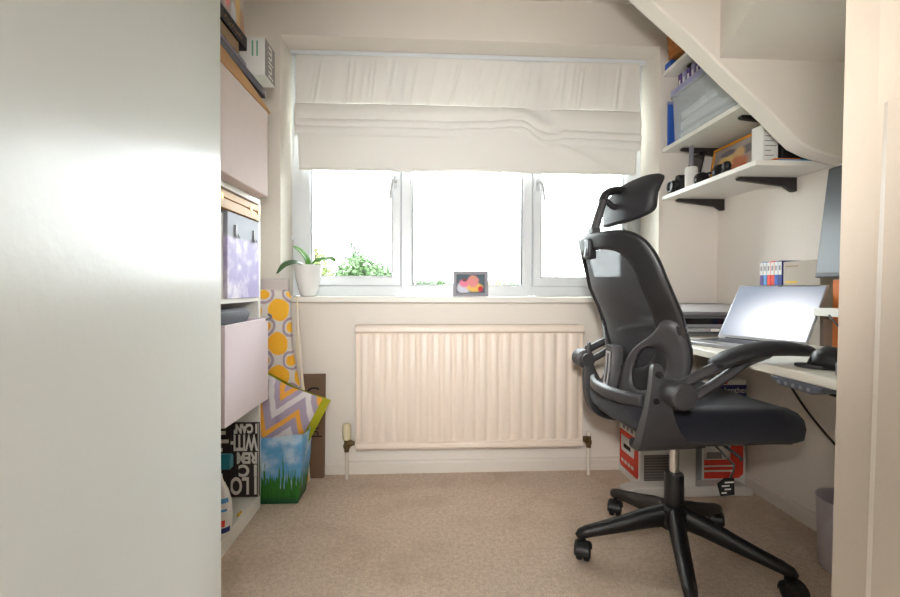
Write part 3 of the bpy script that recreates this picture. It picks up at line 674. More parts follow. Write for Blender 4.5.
for k in range(2): tag(obj('folder', MB().box(1.165+.006*k, 1.43, 2.052+k*.014, 2.060+k*.014, 1.5975, 1.80+.02*k), 'blue_folder' if k == 0 else 'lid_lilac', bevel=.001), ['blue', 'lilac'][k]+' upright folder wedged between clear box and window wall', 'folder')
for k in range(7):
    y = 2.040-.034*k; b = thing('notebook', ('slim %s notebook, %s from the window wall on the clear box lid' % (('purple', 'lilac')[k % 2], ('first', 'second', 'third', 'fourth', 'fifth', 'sixth', 'seventh')[k])), 'notebook', (1.30, y, 1.8585), group='purple notebooks on the clear box')
    obj('cover', MB().box(1.205, 1.42, y-.026, y, 1.8585, 1.935-.003*(k % 3)), 'purple' if k % 2 == 0 else 'lid_lilac', b, bevel=.002); obj('spine_label', MB().box(1.2042, 1.205, y-.020, y-.008, 1.868, 1.905), 'white_paper', b)
# lowest shelf
zl = 1.3605
cm = thing('camera', 'black compact camera at the window end of the lowest shelf', 'camera', (1.23, 2.05, zl))
obj('body', MB().box(1.20, 1.25, 1.995, 2.085, zl, zl+.07), 'black', cm, bevel=.008); obj('viewfinder', MB().prism([(2.02, zl+.07), (2.03, zl+.092), (2.055, zl+.092), (2.065, zl+.07)], 'x', 1.205, 1.245), 'black', cm, bevel=.003)
obj('lens', MB().lathe([(.030, .0), (.030, .018), (.027, .020), (.027, .034), (.022, .034), (.018, .026)], (1.199, 2.04, zl+.036), 24, 'x'), 'black_plastic', cm, smooth='auto')
for p in cm.children:
    if p.name.startswith('lens'):
        for v in p.data.vertices: v.co.x = 2*(1.199-1.23)-v.co.x
        p.data.flip_normals()
pb = thing('tablet_stand', 'black tablet leaning upright behind the white bottle', 'tablet', (1.275, 2.01, zl))
obj('slab', MB().loops([[(1.245+s, y, zl+.001), (1.253+s, y, zl+.001), (1.293+s, y, zl+.188), (1.285+s, y, zl+.188)] for y, s in ((1.955, 0), (2.068, 0))]), 'gloss_black', pb, bevel=.003)
obj('easel', MB().prism([(1.264, zl+.05), (1.315, zl+.001), (1.307, zl+.0005), (1.262, zl+.04)], 'y', 2.015, 2.03), 'black_plastic', pb)
wb_ = thing('pump_bottle', 'white cylindrical bottle with slim grey spout on the lowest shelf', 'bottle', (1.222, 1.955, zl))
obj('body', MB().lathe([(.025, 0), (.027, .003), (.027, .10), (.024, .106), (.009, .108)], (1.222, 1.955, zl), 24), 'white_paper', wb_, smooth='auto')
obj('spout', MB().lathe([(.010, .108), (.010, .20), (.007, .206)], (1.222, 1.955, zl), 14), 'pewter', wb_, smooth='auto')
pz = thing('framed_picture', 'orange framed collage picture leaning on the lowest wall shelf', 'picture', (1.30, 1.845, zl))
pp = MB(); oz = .200
def bar(y0, y1, z0, z1): return MB().loops([[(1.325+.035*(z-zl)/oz, y, z), (1.337+.035*(z-zl)/oz, y, z)]+[(1.337+.035*(z2-zl)/oz, y, z2), (1.325+.035*(z2-zl)/oz, y, z2)] for y, z, z2 in ((y0, z0, z1), (y1, z0, z1))])
for a in ((1.69, 2.0, zl+.001, zl+.014), (1.69, 2.0, zl+oz-.012, zl+oz), (1.69, 1.702, zl+.014, zl+oz-.012), (1.988, 2.0, zl+.014, zl+oz-.012)): obj('frame_bar', bar(*a), 'orange_frame', pz, bevel=.002)
pc = obj('collage', MB().box(-.002, .002, -.143, .143, -.088, .088), 'puzzle_print'); pc.parent = pz; pc.location = (.0485, 0, .100); pc.rotation_euler = (0, R(9.9), 0)
hp = thing('headphones', 'black headphones lying in front of the orange framed picture', 'headphones', (1.235, 1.83, zl))
for y in (1.775, 1.90): obj('ear_cup', MB().lathe([(.018, -.016), (.032, -.012), (.034, .004), (.026, .014), (.012, .014)], (1.235, y, zl+.035), 22, 'y'), 'black_plastic', hp, smooth='auto')
obj('headband', MB().tube(catmull([(1.235, 1.90, zl+.05), (1.262, 1.895, zl+.063), (1.285, 1.84, zl+.055), (1.262, 1.78, zl+.063), (1.235, 1.775, zl+.05)], 8), .008, 8, ry=.005), 'black', hp, smooth='auto')
tag(obj('toy_figure', MB().loops([oval(1.21, 1.70, zl+h, a, a*1.3, 16, 2) for h, a in ((0, .016), (.01, .02), (.03, .013), (.04, .016), (.055, .012), (.06, .004))]), 'black_plastic', smooth='auto'), 'small dark ornament beside the headphones on the lowest shelf', 'ornament')
kb_ = thing('card_box', 'tall white printed paper box on the near end of the lowest shelf', 'box', (1.264, 1.57, zl))
obj('body', MB().box(1.235, 1.294, 1.540, 1.597, zl, zl+.152), 'white_paper', kb_, bevel=.002)
for k in range(7): obj('print_line', MB().box(1.242, 1.286-.010*(k % 3), 1.5392, 1.540, zl+.016+.018*k, zl+.019+.018*k), 'box_grey', kb_)
tag(obj('cable_box', MB().box(1.31, 1.41, 1.54, 1.62, zl, zl+.09), 'black', bevel=.004), 'black box tucked behind the white paper box', 'box')
for k, (m, x0, x1, y0, y1, lb) in enumerate((('brochure_blue', 1.25, 1.435, 1.481, 1.528, 'blue brochure lying at the near end of the lowest shelf'), ('orange', 1.235, 1.33, 1.484, 1.526, 'orange leaflet lying on the blue brochure'))):
    tag(obj('brochure', MB().box(x0, x1, y0, y1, zl+.004*k+.0002*k, zl+.004*(k+1)), m), lb, 'brochure')

# ------------------------------------------------------------------ desk
DZ = .705; dx0 = .878
dk = thing('desk', 'white height adjustable desk along the right wall', 'desk', (1.15, 1.4, 0))
obj('desktop', MB().box(dx0, 1.436, .58, 2.075, DZ-.024, DZ), 'desk_white', dk, bevel=.003)
for y in (1.79, .66):
    obj('foot', MB().prism([(.845, .002), (1.405, .002), (1.405, .030), (1.36, .046), (.89, .046), (.845, .030)], 'y', y, y+.07), 'desk_leg', dk, bevel=.004)
    obj('leg', MB().box(1.075, 1.155, y+.008, y+.062, .044, DZ-.06).box(1.06, 1.17, y+.0, y+.07, DZ-.09, DZ-.045), 'desk_leg', dk, bevel=.003)
obj('crossbar', MB().box(1.09, 1.14, .70, 1.83, DZ-.055, DZ-.025), 'desk_leg', dk)
kp = MB().prism([(.912, DZ-.0245), (.920, DZ-.040), (.940, DZ-.046), (1.03, DZ-.044), (1.050, DZ-.034), (1.056, DZ-.0245)], 'x', .872, .93); kpo = obj('control_panel', kp, 'panel_grey', dk, bevel=.003)
for k in range(5): obj('button', MB().lathe([(.0045, -.0012), (.0045, .0)], (.872, .945+.021*k, DZ-.036), 12, 'x'), 'silver', kpo)

# laptop
lp = thing('laptop', 'silver laptop open on the desk with pale glare painted on its screen', 'laptop', (0, 0, 0), world=False)
A = Vector((1.08, 1.555)); B = Vector((1.189, 1.303)); mid = (A+B)/2; d = (B-A).normalized()
lp.location = (mid.x, mid.y, DZ+.0005); lp.rotation_euler = (0, 0, math.atan2(d.y, d.x))   # local x along hinge towards camera side, -y towards the user
lw_ = .141
obj('base', MB().box(-lw_, lw_, -.195, .004, 0, .013), 'silver', lp, bevel=.003)
for r_ in range(5):
    for c_ in range(12):
        x = -lw_+.014+c_*.0208; y = -.022-r_*.0205; obj('key', MB().box(x, x+.0175, y-.0165, y, .013, .0145), 'dark_key', lp)
obj('touchpad', MB().box(-.045, .045, -.185, -.132, .0130, .0134), 'printer_grey', lp)
obj('hinge', MB().tube([(-lw_+.03, .004, .012), (lw_-.03, .004, .012)], .006, 10), 'dark_key', lp, smooth='auto')
ld = MB().box(-lw_, lw_, -.0025, .0035, 0, .237); lid_ = obj('screen_lid', ld, 'silver', lp, bevel=.003); lid_.location = (0, .004, .014); lid_.rotation_euler = (R(-35), 0, 0)
dsp = obj('display', MB().box(-lw_+.006, lw_-.006, -.0032, -.0026, .012, .228), 'screen_glare', lid_)
obj('webcam', MB().box(-.006, .006, -.0034, -.0026, .2295, .2335), 'black', lid_)

# printer at the window end
pr = thing('printer', 'flat black and grey printer at the window end of the desk', 'printer', (1.19, 1.9, DZ+.0005))
pz0 = DZ+.0005
obj('body', MB().prism([(.97, pz0), (1.405, pz0), (1.405, pz0+.075), (.99, pz0+.075), (.97, pz0+.05)], 'y', 1.76, 2.06), 'printer_grey', pr, bevel=.008)
obj('paper_slot', MB().box(1.0, 1.385, 1.7585, 1.762, pz0+.045, pz0+.070), 'gloss_black', pr)
obj('output_tray', MB().prism([(1.0, pz0+.018), (1.36, pz0+.018), (1.34, pz0+.034), (1.02, pz0+.034)], 'y', 1.70, 1.762), 'printer_grey', pr, bevel=.003)
obj('scanner_lid', MB().prism([(1.735, pz0+.078), (1.735, pz0+.086), (1.745, pz0+.092), (1.90, pz0+.122), (2.04, pz0+.126), (2.06, pz0+.118), (2.06, pz0+.078)], 'x', .98, 1.405), 'lid_grey', pr, bevel=.006, seg=3)
obj('lid_reflection', MB().prism([(1.765, pz0+.0962), (1.765, pz0+.0985), (1.895, pz0+.1235), (1.895, pz0+.121)], 'x', 1.01, 1.385), 'reflection_pale', pr)  # pale inset painted as the window's reflection in the glossy lid
obj('badge', MB().box(1.15, 1.185, 1.6992, 1.70, pz0+.020, pz0+.031), 'white_paper', pr)
tag(obj('paper_sheet', MB().box(.95, 1.03, 1.60, 1.69, DZ+.0005, DZ+.003), 'white_paper'), 'white paper sheet in front of the printer', 'paper')

# slim folders and magazine file against the wall
cols = ['purple', 'label_blue', 'red', 'red', 'blue_folder', 'navy']; nm_ = ['purple', 'pale blue', 'red', 'scarlet', 'blue', 'navy']
for k in range(6):
    y1 = 1.668-.0182*k; b = thing('ring_binder', ['purple slim binder at the window end of the row', 'pale blue slim binder beside the purple one', 'left one of two red slim binders', 'right one of two red slim binders', 'mid blue slim binder beside the red ones', 'navy slim binder beside the beige file'][k], 'binder', (1.37, y1-.009, DZ), group='slim binders behind the laptop')
    obj('cover', MB().box(1.33, 1.435, y1-.0165, y1, DZ+.0005, 1.006+.002*(k % 2)), cols[k], b, bevel=.001); obj('spine_label', MB().box(1.3292, 1.33, y1-.0158, y1-.0007, .955, 1.004), 'white_paper', b); obj('window', MB().box(1.3288, 1.3292, y1-.0115, y1-.005, .972, .99), 'box_grey', b)
bf = thing('magazine_file', 'beige grey magazine file box behind the laptop', 'magazine file', (1.38, 1.53, DZ))
obj('body', MB().box(1.332, 1.438, 1.402, 1.556, DZ+.0005, 1.002), 'beige_file', bf, bevel=.001)
obj('sticker', MB().box(1.3312, 1.332, 1.495, 1.545, .922, .930), 'yellow', bf); obj('sticker', MB().box(1.3312, 1.332, 1.49, 1.545, .982, .986), 'book_tan', bf)

# monitor on a riser
rs = thing('monitor_riser', 'white monitor riser shelf on the near part of the desk', 'riser', (1.29, 1.0, DZ))
obj('board', MB().box(1.17, 1.42, .72, 1.253, .820, .843), 'shelf_white', rs, bevel=.002)
for y in (.735, 1.215): obj('leg', MB().box(1.30, 1.40, y, y+.018, DZ+.0005, .820), 'shelf_white', rs)
mo = thing('monitor', 'grey computer monitor on the white riser at the right', 'monitor', (1.27, 1.03, .8435))
def mo_slab(x_off, t, y0, y1, z0, z1): return MB().loops([[(1.196+x_off+(z-.925)*.12, y, z), (1.196+x_off+t+(z-.925)*.12, y, z)]+[(1.196+x_off+t+(zz-.925)*.12, y, zz), (1.196+x_off+(zz-.925)*.12, y, zz)] for y, z, zz in ((y0, z0, z1), (y1, z0, z1))])
obj('housing', mo_slab(.002, .028, .75, 1.283, .935, 1.275), 'black_plastic', mo, bevel=.004); obj('screen', mo_slab(0, .0018, .756, 1.277, .95, 1.27), 'monitor_screen', mo)
obj('stand_column', MB().box(1.235, 1.265, 1.0, 1.06, .849, 1.05), 'black_plastic', mo, bevel=.004); obj('stand_base', MB().box(1.19, 1.34, .93, 1.13, .8435, .853), 'black_plastic', mo, bevel=.004)
tag(obj('orange_folder', MB().box(1.31, 1.328, 1.275, 1.335, DZ+.0005, .93), 'orange', bevel=.002), 'orange folder upright beside the monitor riser', 'folder')
tag(obj('notepad', MB().box(1.335, 1.36, 1.345, 1.395, DZ+.0005, .80), 'cardboard', bevel=.002), 'brown notepad standing behind the laptop corner', 'notepad')
ms = thing('computer_mouse', 'black upright mouse with grey rim on the desk by the armrest', 'mouse', (.985, 1.0, DZ+.0005))
L = []
for t, hgt, wd in ((0, .006, .010), (.12, .035, .026), (.35, .050, .034), (.6, .046, .037), (.85, .026, .034), (1, .008, .018)):
    cx_ = .945+.085*t; cy_ = 1.025-.055*t; L.append([(cx_+.6*wd*math.cos(a)*.7, cy_+wd*math.cos(a), DZ+.006+hgt*max(0, math.sin(a))*(1.0 if True else 1)) for a in [PI*k/10 for k in range(11)]])
obj('body', MB().loops(L, False, True, True), 'black_plastic', ms, smooth='auto', solid=.001)
obj('base_rim', MB().loops([[(x_+(.985-x_)*s, y_+(1.0-y_)*s, z_) for x_, y_, z_ in [(.930+.012*math.cos(a)+.052*(1+math.cos(a)), 1.032-.032*(1+math.cos(a))+.036*math.sin(a), z) for a in [2*PI*k/20 for k in range(20)]]] for z, s in ((DZ+.0005, .04), (DZ+.003, 0), (DZ+.009, .02))]), 'grey_plastic', ms, smooth='auto')
tag(obj('speaker_puck', MB().lathe([(.020, 0), (.024, .003), (.024, .028), (.020, .034), (.006, .035)], (.925, .90, DZ+.0005), 24), 'grey_plastic', smooth='auto'), 'small round dark grey puck on the desk edge', 'speaker')
obj_c = MB().tube(catmull([(1.045, .965, DZ+.012), (1.08, .99, DZ+.005), (1.12, 1.05, DZ+.02), (1.145, 1.12, DZ+.06), (1.158, 1.19, DZ+.12)], 6), .0025, 6); tag(obj('mouse_cable', obj_c, 'cable', smooth=True), 'thin black cable rising from the mouse to the riser', 'cable')

# under the desk
def tcable(pts, r, lab): tag(obj('power_cable', MB().tube(catmull(pts, 8), r, 6), 'cable', smooth=True), lab, 'cable')
tcable([(1.36, 1.66, DZ-.026), (1.37, 1.62, .60), (1.39, 1.52, .46), (1.41, 1.42, .36), (1.43, 1.34, .29), (1.443, 1.26, .25)], .004, 'black power cable slanting down the wall below the desk')
ab = thing('power_adapter', 'black power adapter hanging under the near part of the desk', 'adapter', (1.197, 1.197, .585))
obj('body', MB().box(1.18, 1.215, 1.18, 1.215, .585, DZ-.0248), 'black', ab, bevel=.005); obj('lead', MB().tube(catmull([(1.197, 1.197, .587), (1.20, 1.20, .52), (1.22, 1.20, .46), (1.25, 1.18, .43)], 6), .003, 6), 'cable', ab, smooth=True)
c1 = thing('carton', 'red and white carton with grey panel under the desk', 'carton', (1.02, 1.98, 0))
obj('body', MB().box(.945, 1.143, 1.872, 2.084, .001, .34), 'white_paper', c1, bevel=.002)
obj('side_label', MB().prism([(1.895, .035), (2.06, .035), (2.075, .05), (2.075, .215), (1.888, .215), (1.888, .05)], 'x', .9438, .945), 'red', c1)
obj('side_label', MB().prism([(1.93, .115), (2.05, .115), (2.058, .13), (2.058, .19), (1.93, .19), (1.922, .18)], 'x', .9426, .9438), 'white_paper', c1)
obj('logo_mark', MB().box(.9418, .9426, 1.96, 2.03, .135, .155), 'text_black', c1)
for k in range(4): obj('print_line', MB().box(.9434, .9438, 1.93+.034*k, 1.955+.034*k, .06, .075), 'text_white', c1); obj('print_line', MB().box(.9442, .945, 1.90+.04*k, 1.925+.04*k, .225, .262), 'box_grey', c1)
obj('front_panel', MB().box(.962, 1.10, 1.8708, 1.872, .03, .155), 'carton_side', c1)
c2 = thing('carton', 'red fronted white carton behind the desk leg', 'carton', (1.3, 1.98, 0))
obj('body', MB().box(1.230, 1.434, 1.872, 2.084, .001, .384), 'white_paper', c2, bevel=.002)
obj('front_label', MB().prism([(1.24, .045), (1.40, .045), (1.422, .062), (1.422, .215), (1.24, .215)], 'y', 1.8708, 1.872), 'red', c2)
obj('front_label', MB().box(1.24, 1.36, 1.8698, 1.8708, .13, .235), 'white_paper', c2); obj('logo_mark', MB().box(1.25, 1.32, 1.8690, 1.8698, .135, .165), 'box_grey', c2)
for k in range(2): obj('print_line', MB().box(1.24, 1.38, 1.8698, 1.8708, .075+.022*k, .083+.022*k), 'text_white', c2)
c3 = thing('toner_box', 'blue and white toner box on top of the red carton', 'box', (1.33, 1.97, .385))
obj('body', MB().box(1.23, 1.430, 1.865, 2.07, .385, .468), 'navy', c3, bevel=.001); obj('top_label', MB().box(1.23, 1.430, 1.865, 2.07, .4682, .490), 'white_paper', c3, bevel=.001)
obj('red_flash', MB().box(1.26, 1.34, 1.8642, 1.865, .472, .486), 'red', c3); text('lettering', 'brother', .038, frame_mat((1.325, 1.8646, .432), (1, 0, 0), (0, 0, 1)), 'text_white', c3, .0003, sx=.9)
bn = thing('waste_bin', 'lilac grey plastic waste bin by the right wall', 'bin', (1.345, 1.30, 0))
obj('body', MB().lathe([(.001, .004), (.072, .004), (.076, .001), (.080, .006), (.086, .222), (.089, .226), (.086, .228), (.082, .222), (.076, .012), (.001, .010)], (1.345, 1.30, 0), 40, cap0=False, cap1=False), 'bin', bn, smooth='auto')

# ------------------------------------------------------------------ office chair (local: +x forward, +y its left)
ch = thing('office_chair', 'black mesh office chair with headrest facing the desk', 'office chair', (.818, 1.39, 0), R(4), world=False)
base_rot = R(27.5)
def rotp(p, a): return (p[0]*math.cos(a)-p[1]*math.sin(a), p[0]*math.sin(a)+p[1]*math.cos(a), p[2])
obj('base_hub', MB().lathe([(.034, .105), (.046, .11), (.05, .13), (.046, .172), (.036, .182)], (0, 0, 0), 28), 'black_plastic', ch, smooth='auto')
legprof = [(.025, .146, .027, .038), (.09, .134, .026, .033), (.16, .115, .024, .027), (.23, .098, .022, .022), (.285, .085, .020, .019), (.308, .077, .017, .017), (.320, .068, .009, .010)]
for k in range(5):
    a = base_rot+k*2*PI/5
    mb = MB().tube([rotp((r_, 0, z), a) for r_, z, w, h in legprof], [w for r_, z, w, h in legprof], 14, ry=[h for r_, z, w, h in legprof], up=(0, 0, 1))
    lg = obj('base_leg', mb, 'black_plastic', ch, smooth='auto')
    cs = MB(); ca_ = a+[.5, 2.4, 1.2, 2.2, -.6][k]; ctr = rotp((.298, 0, 0), a); off = rotp((.016, 0, 0), ca_)
    def cp(p): q = rotp(p, ca_); return (ctr[0]+q[0], ctr[1]+q[1], q[2])
    hood = []
    for yy in (-.026, -.020, .020, .026):
        rr_ = .031 if abs(yy) < .025 else .026; hood.append([cp((.018+rr_*math.cos(t), yy, .030+rr_*math.sin(t))) for t in [PI*(-.05+1.1*i/12) for i in range(13)]])
    cs.loops(hood, False, False, False); cs.tube([cp((0, 0, .045)), cp((0, 0, .088))], .007, 10)
    co = obj('caster', cs, 'caster', lg, smooth='auto', solid=.002)
    for s in (-1, 1):
        wl = MB(); Lw = [[cp((.018+r_*math.cos(t), s*yy, .0287+r_*math.sin(t))) for t in [2*PI*i/20 for i in range(20)]] for r_, yy in ((.010, .004), (.026, .004), (.0285, .007), (.0285, .018), (.024, .0215), (.008, .022))]
        wl.loops(Lw); obj('wheel', wl, 'caster', co, smooth='auto')
obj('gas_shroud', MB().lathe([(.030, .165), (.030, .28), (.027, .287)], (0, 0, 0), 24), 'black_plastic', ch, smooth='auto')
obj('gas_piston', MB().lathe([(.0145, .28), (.0145, .44)], (0, 0, 0), 20), 'chrome', ch, smooth='auto')
obj('tilt_mechanism', MB().loops([[(x, -w, z0), (x, w, z0), (x, w, z1), (x, -w, z1)] for x, w, z0, z1 in ((-.15, .06, .435, .468), (-.05, .075, .425, .472), (.08, .07, .428, .472), (.14, .05, .445, .47))]), 'black_plastic', ch, bevel=.006)
lv = MB().tube(catmull([(.03, -.06, .445), (.05, -.13, .437), (.085, -.175, .405), (.088, -.18, .395)], 5), .005, 8); lv_o = obj('height_lever', lv, 'black_plastic', ch, smooth='auto')
tagp = [(.005, .335), (.028, .350), (.058, .350), (.060, .300), (.016, .298)]
tgo = obj('swing_tag', MB().prism(tagp, 'y', -.190, -.186), 'black_plastic', ch, bevel=.001)
obj('tag_cord', MB().tube([(.03, -.13, .437), (.062, -.185, .385), (.056, -.188, .368), (.045, -.188, .348)], .003, 6), 'black', ch)
for k in range(4): obj('tag_print', MB().box(.018+.009*(k % 2), .034+.009*(k % 2)+.004*k, -.1908, -.1902, .306+.010*k, .310+.010*k), 'text_white', tgo)
# seat
def seatring(z, k, n=48):
    out = []
    for i in range(n):
        t = 2*PI*i/n; c_, s_ = math.cos(t), math.sin(t); e = 2/5.2
        x = math.copysign(abs(c_)**e, c_)*(.252+(.014 if c_ > 0 else 0))*k; y = math.copysign(abs(s_)**e, s_)*.252*k*(1-.07*(c_ < 0)*abs(c_))
        dz = -.030*max(0, (x-.10)/.16)**2 + (.010*max(0, -x/.25)**2) + .012*(abs(y)/.25)**3*(z > .5)
        out.append((x+.026, y, z+dz))
    return out
obj('seat', MB().loops([seatring(*a) for a in ((.462, .86), (.466, .93), (.480, .985), (.505, 1.0), (.530, .985), (.547, .94), (.556, .86), (.552, .6), (.546, .3), (.545, .02))]), 'seat_fabric', ch, smooth=True)
obj('seat_pan', MB().loops([seatring(*a) for a in ((.448, .55), (.450, .80), (.458, .90), (.466, .92))]), 'grey_plastic', ch, smooth='auto')
# backrest surface
def BX(y, z):
    t = (z-.62)
    return -.224+2.0*y*y*(1-.20*max(0, t)/.45)-.10*t-.16*t*t+.035*math.sin(PI*max(0, min(1, (z-.55)/.35)))
def BP(y, z, o=0): return Vector((BX(y, z)+o, y, z))
def rloop(hw_top, hw_mid, hw_bot, z0, z1, n=64, e=3.4):
    zc, hh = (z0+z1)/2, (z1-z0)/2; out = []
    for i in range(n):
        t = 2*PI*i/n; c_, s_ = math.cos(t), math.sin(t); yy = math.copysign(abs(c_)**(2/e), c_); zz = math.copysign(abs(s_)**(2/e), s_)
        w = interp(zz, [(-1, hw_bot), (.15, hw_mid), (1, hw_top)]); out.append((yy*w, zc+zz*hh))
    return out
lo = rloop(.218, .230, .224, .585, 1.076, e=5.2); li = rloop(.160, .166, .150, .655, 1.022, e=4.4)
def ring_surface(o, i, off, k=4): return MB().loops([[BP(a[0]+(b[0]-a[0])*q/k, a[1]+(b[1]-a[1])*q/k, off) for a, b in zip(o, i)] for q in range(k+1)], True, False, False)
bf_ = obj('back_frame', ring_surface(lo, li, 0), 'black_plastic', ch, smooth='auto', solid=.020)
bf_.modifiers.new('bevel', 'BEVEL').width = .004
K = 8; mm = MB().loops([[BP(a*(1-q/K), .84+(b-.84)*(1-q/K), .004) for a, b in li] for q in range(K)]+[], True, False, True); obj('back_mesh', mm, 'mesh_weave', ch, smooth=True)
# lumbar yoke: two wings with oval openings and a spine
for s in (-1, 1):
    n = 40; Lo = []; Li = []
    outer = catmull([(.03*s, .575, 0), (.10*s, .558, 0), (.175*s, .57, 0), (.215*s, .62, 0), (.226*s, .72, 0), (.220*s, .80, 0), (.190*s, .812, 0), (.15*s, .768, 0), (.085*s, .715, 0), (.042*s, .65, 0), (.03*s, .575, 0)], 6)
    cy_, cz_ = .128*s, .662; m_ = len(outer)-1
    o2 = [(p.x, p.y) for p in outer[:m_]]; i2 = []
    for (a, b) in o2:
        th = math.atan2((b-cz_), (a-cy_)); i2.append((cy_+.046*math.cos(th)*1.0+.014*s*math.sin(th), cz_+.068*math.sin(th)))
    w_ = obj('lumbar_wing', ring_surface(o2, i2, -.0065, 3), 'grey_plastic', ch, smooth='auto', solid=.014)
sp_ = MB().loops([[BP(y, z, o) for y, o in ((-w, -.018), (-w*.8, -.034), (w*.8, -.034), (w, -.018), (w, .0), (-w, .0))] for z, w in ((.548, .030), (.57, .034), (.62, .032), (.70, .028), (.715, .022))]); spo = obj('spine', sp_, 'grey_plastic', ch, smooth='auto')
def slot(y0, y1, z0, z1): return MB().loops([[BP(y, z, -.0345) , BP(y, z, -.037), BP(yb_, z, -.037), BP(yb_, z, -.0345)] for z in (z0, (z0+z1)/2, z1) for y, yb_ in ((y0, y1),)])
for a in ((-.013, -.008, .592, .692), (.008, .013, .592, .692), (-.013, .013, .690, .696), (-.013, .013, .588, .594)): obj('slot_rim', slot(*a), 'silver', spo)
bc = MB().loops([[(-.219+2.0*y*y*.9-.03, y, .548), (-.236+2.0*y*y*.9-.03, y, .560), (-.236+2.0*y*y*.9-.03, y, .585), (-.219+2.0*y*y*.9-.03, y, .592)] for y in [(-.16+.32*i/20) for i in range(21)]]); obj('lower_crossbar', bc, 'grey_plastic', ch, smooth='auto', bevel=.004)
obj('lumbar_pad', MB().loops([[BP(y, z, o) for y in (-.13, -.10, 0, .10, .13)]+[BP(y, z, o+.012) for y in (.13, .10, 0, -.10, -.13)] for z, o in ((.645, .006), (.66, .010), (.74, .012), (.76, .008))]), 'pad_black', ch, smooth='auto')
# arms
def armset(s):
    br = []
    for (x0, x1, y, z, t) in ((-.205, .0, -.09, .440, .008), (-.228, -.005, -.130, .437, .012), (-.244, -.03, -.170, .440, .016), (-.254, -.08, -.200, .455, .018), (-.259, -.13, -.222, .487, .017), (-.259, -.165, -.238, .530, .015), (-.256, -.185, -.250, .575, .012), (-.251, -.200, -.254, .615, .010), (-.245, -.206, -.252, .655, .009), (-.240, -.210, -.249, .685, .008), (-.234, -.216, -.247, .697, .006)):
        if s > 0: x0 += .05; x1 += .03
        br.append([(x0, s*(-y-t), z), (x0*.6+x1*.4, s*(-y-t*1.35), z), (x1, s*(-y-t), z), (x1, s*(-y+t), z), (x0*.5+x1*.5, s*(-y+t), z), (x0, s*(-y+t), z)])
    # smooth along the riser
    dense = []
    cols_ = [catmull([r_[k] for r_ in br], 4) for k in range(6)]
    for i in range(len(cols_[0])): dense.append([cols_[k][i] for k in range(6)])
    b = obj('arm_bracket', MB().loops(dense), 'grey_plastic', ch, smooth='auto', bevel=.004)
    for x, z in ((-.226, .672), (-.234, .60)): obj('bolt', MB().lathe([(.009, -.004), (.009, .004), (.006, .008)], (x+.04, .262, z), 14, 'y') if s > 0 else MB().lathe([(.009, .004), (.009, -.004), (.006, -.008)], (x, -.264, z), 14, 'y'), 'black_plastic', b, smooth='auto')
    pv = MB().tube([(-.190, s*.240, .625), (-.190, s*.262, .625), (-.190, s*.266, .625), (-.190, s*.318, .625), (-.190, s*.324, .625)], [.026, .026, .036, .036, .030], 24); p_ = obj('arm_pivot', pv, 'grey_plastic', ch, smooth='auto')
    yy = s*.296
    a1 = MB().tube(catmull([(-.190, yy, .646), (-.13, yy, .676), (-.08, yy, .698), (-.03, yy, .713), (.04, yy, .728)], 5), .015, 10, ry=.014); obj('arm_bar', a1, 'grey_plastic', ch, smooth='auto')
    a2 = MB().tube(catmull([(-.175, yy, .606), (-.11, yy, .640), (-.05, yy, .676), (.0, yy, .708), (.06, yy, .728)], 5), .015, 10, ry=.013); obj('arm_bar', a2, 'grey_plastic', ch, smooth='auto')
    pts = [(-.096, .699, .016, .007), (-.089, .702, .030, .014), (-.05, .718, .038, .019), (0, .732, .041, .020), (.06, .742, .042, .020), (.12, .741, .042, .019), (.17, .735, .036, .016), (.188, .730, .020, .008)]
    pa = MB().tube([(x, yy, z) for x, z, w, h in pts], [w for x, z, w, h in pts], 18, ry=[h for x, z, w, h in pts], up=(0, 0, 1)); obj('arm_pad', pa, 'pad_black', ch, smooth='auto')
armset(-1); armset(1)
# headrest
obj('headrest_socket', MB().box(-.312, -.285, -.020, .020, .995, 1.06), 'black_plastic', ch, bevel=.005)
hs = MB().tube([(-.304, 0, 1.00), (-.292, 0, 1.06), (-.272, 0, 1.13), (-.254, 0, 1.185), (-.248, 0, 1.20)], [.020, .020, .018, .016, .012], 14, ry=[.015, .015, .013, .012, .010]); obj('headrest_post', hs, 'grey_plastic', ch, smooth='auto')
obj('post_clip', MB().box(-.300, -.270, -.019, .019, 1.075, 1.095), 'grey_plastic', ch, bevel=.003)
ha = MB().tube(catmull([(-.256, 0, 1.185), (-.243, 0, 1.208), (-.21, 0, 1.220), (-.17, 0, 1.214), (-.150, 0, 1.205)], 6), .022, 12, ry=.013); obj('headrest_arm', ha, 'black_plastic', ch, smooth='auto')
obj('headrest_strut', MB().tube([(-.250, 0, 1.19), (-.225, 0, 1.168), (-.185, 0, 1.158)], .010, 10), 'black_plastic', ch, smooth='auto')
def HX(y, v):  # v 0 bottom .. 1 top ; shell leaning forward at the top
    return -.198+1.35*y*y+.040*v-.035*math.sin(PI*min(1, max(0, v)))-.030*math.exp(-(v/.12)**2)
def HP(y, v, o): return (HX(y, v)+o, y, 1.106+.150*v+.05*y*y)
def hloop(k, o, n=48):
    out = []
    for i in range(n):
        t = 2*PI*i/n; c_, s_ = math.cos(t), math.sin(t); e = 2/3.6; out.append(HP(.150*k*math.copysign(abs(c_)**e, c_), .5+.5*k*math.copysign(abs(s_)**e, s_), o))
    return out
obj('headrest_pad', MB().loops([hloop(k, o) for k, o in ((.02, -.002), (.5, -.002), (.9, .0), (.98, .006), (1.0, .016), (.98, .027), (.9, .034), (.5, .036), (.02, .036))]), 'pad_black', ch, smooth='auto')

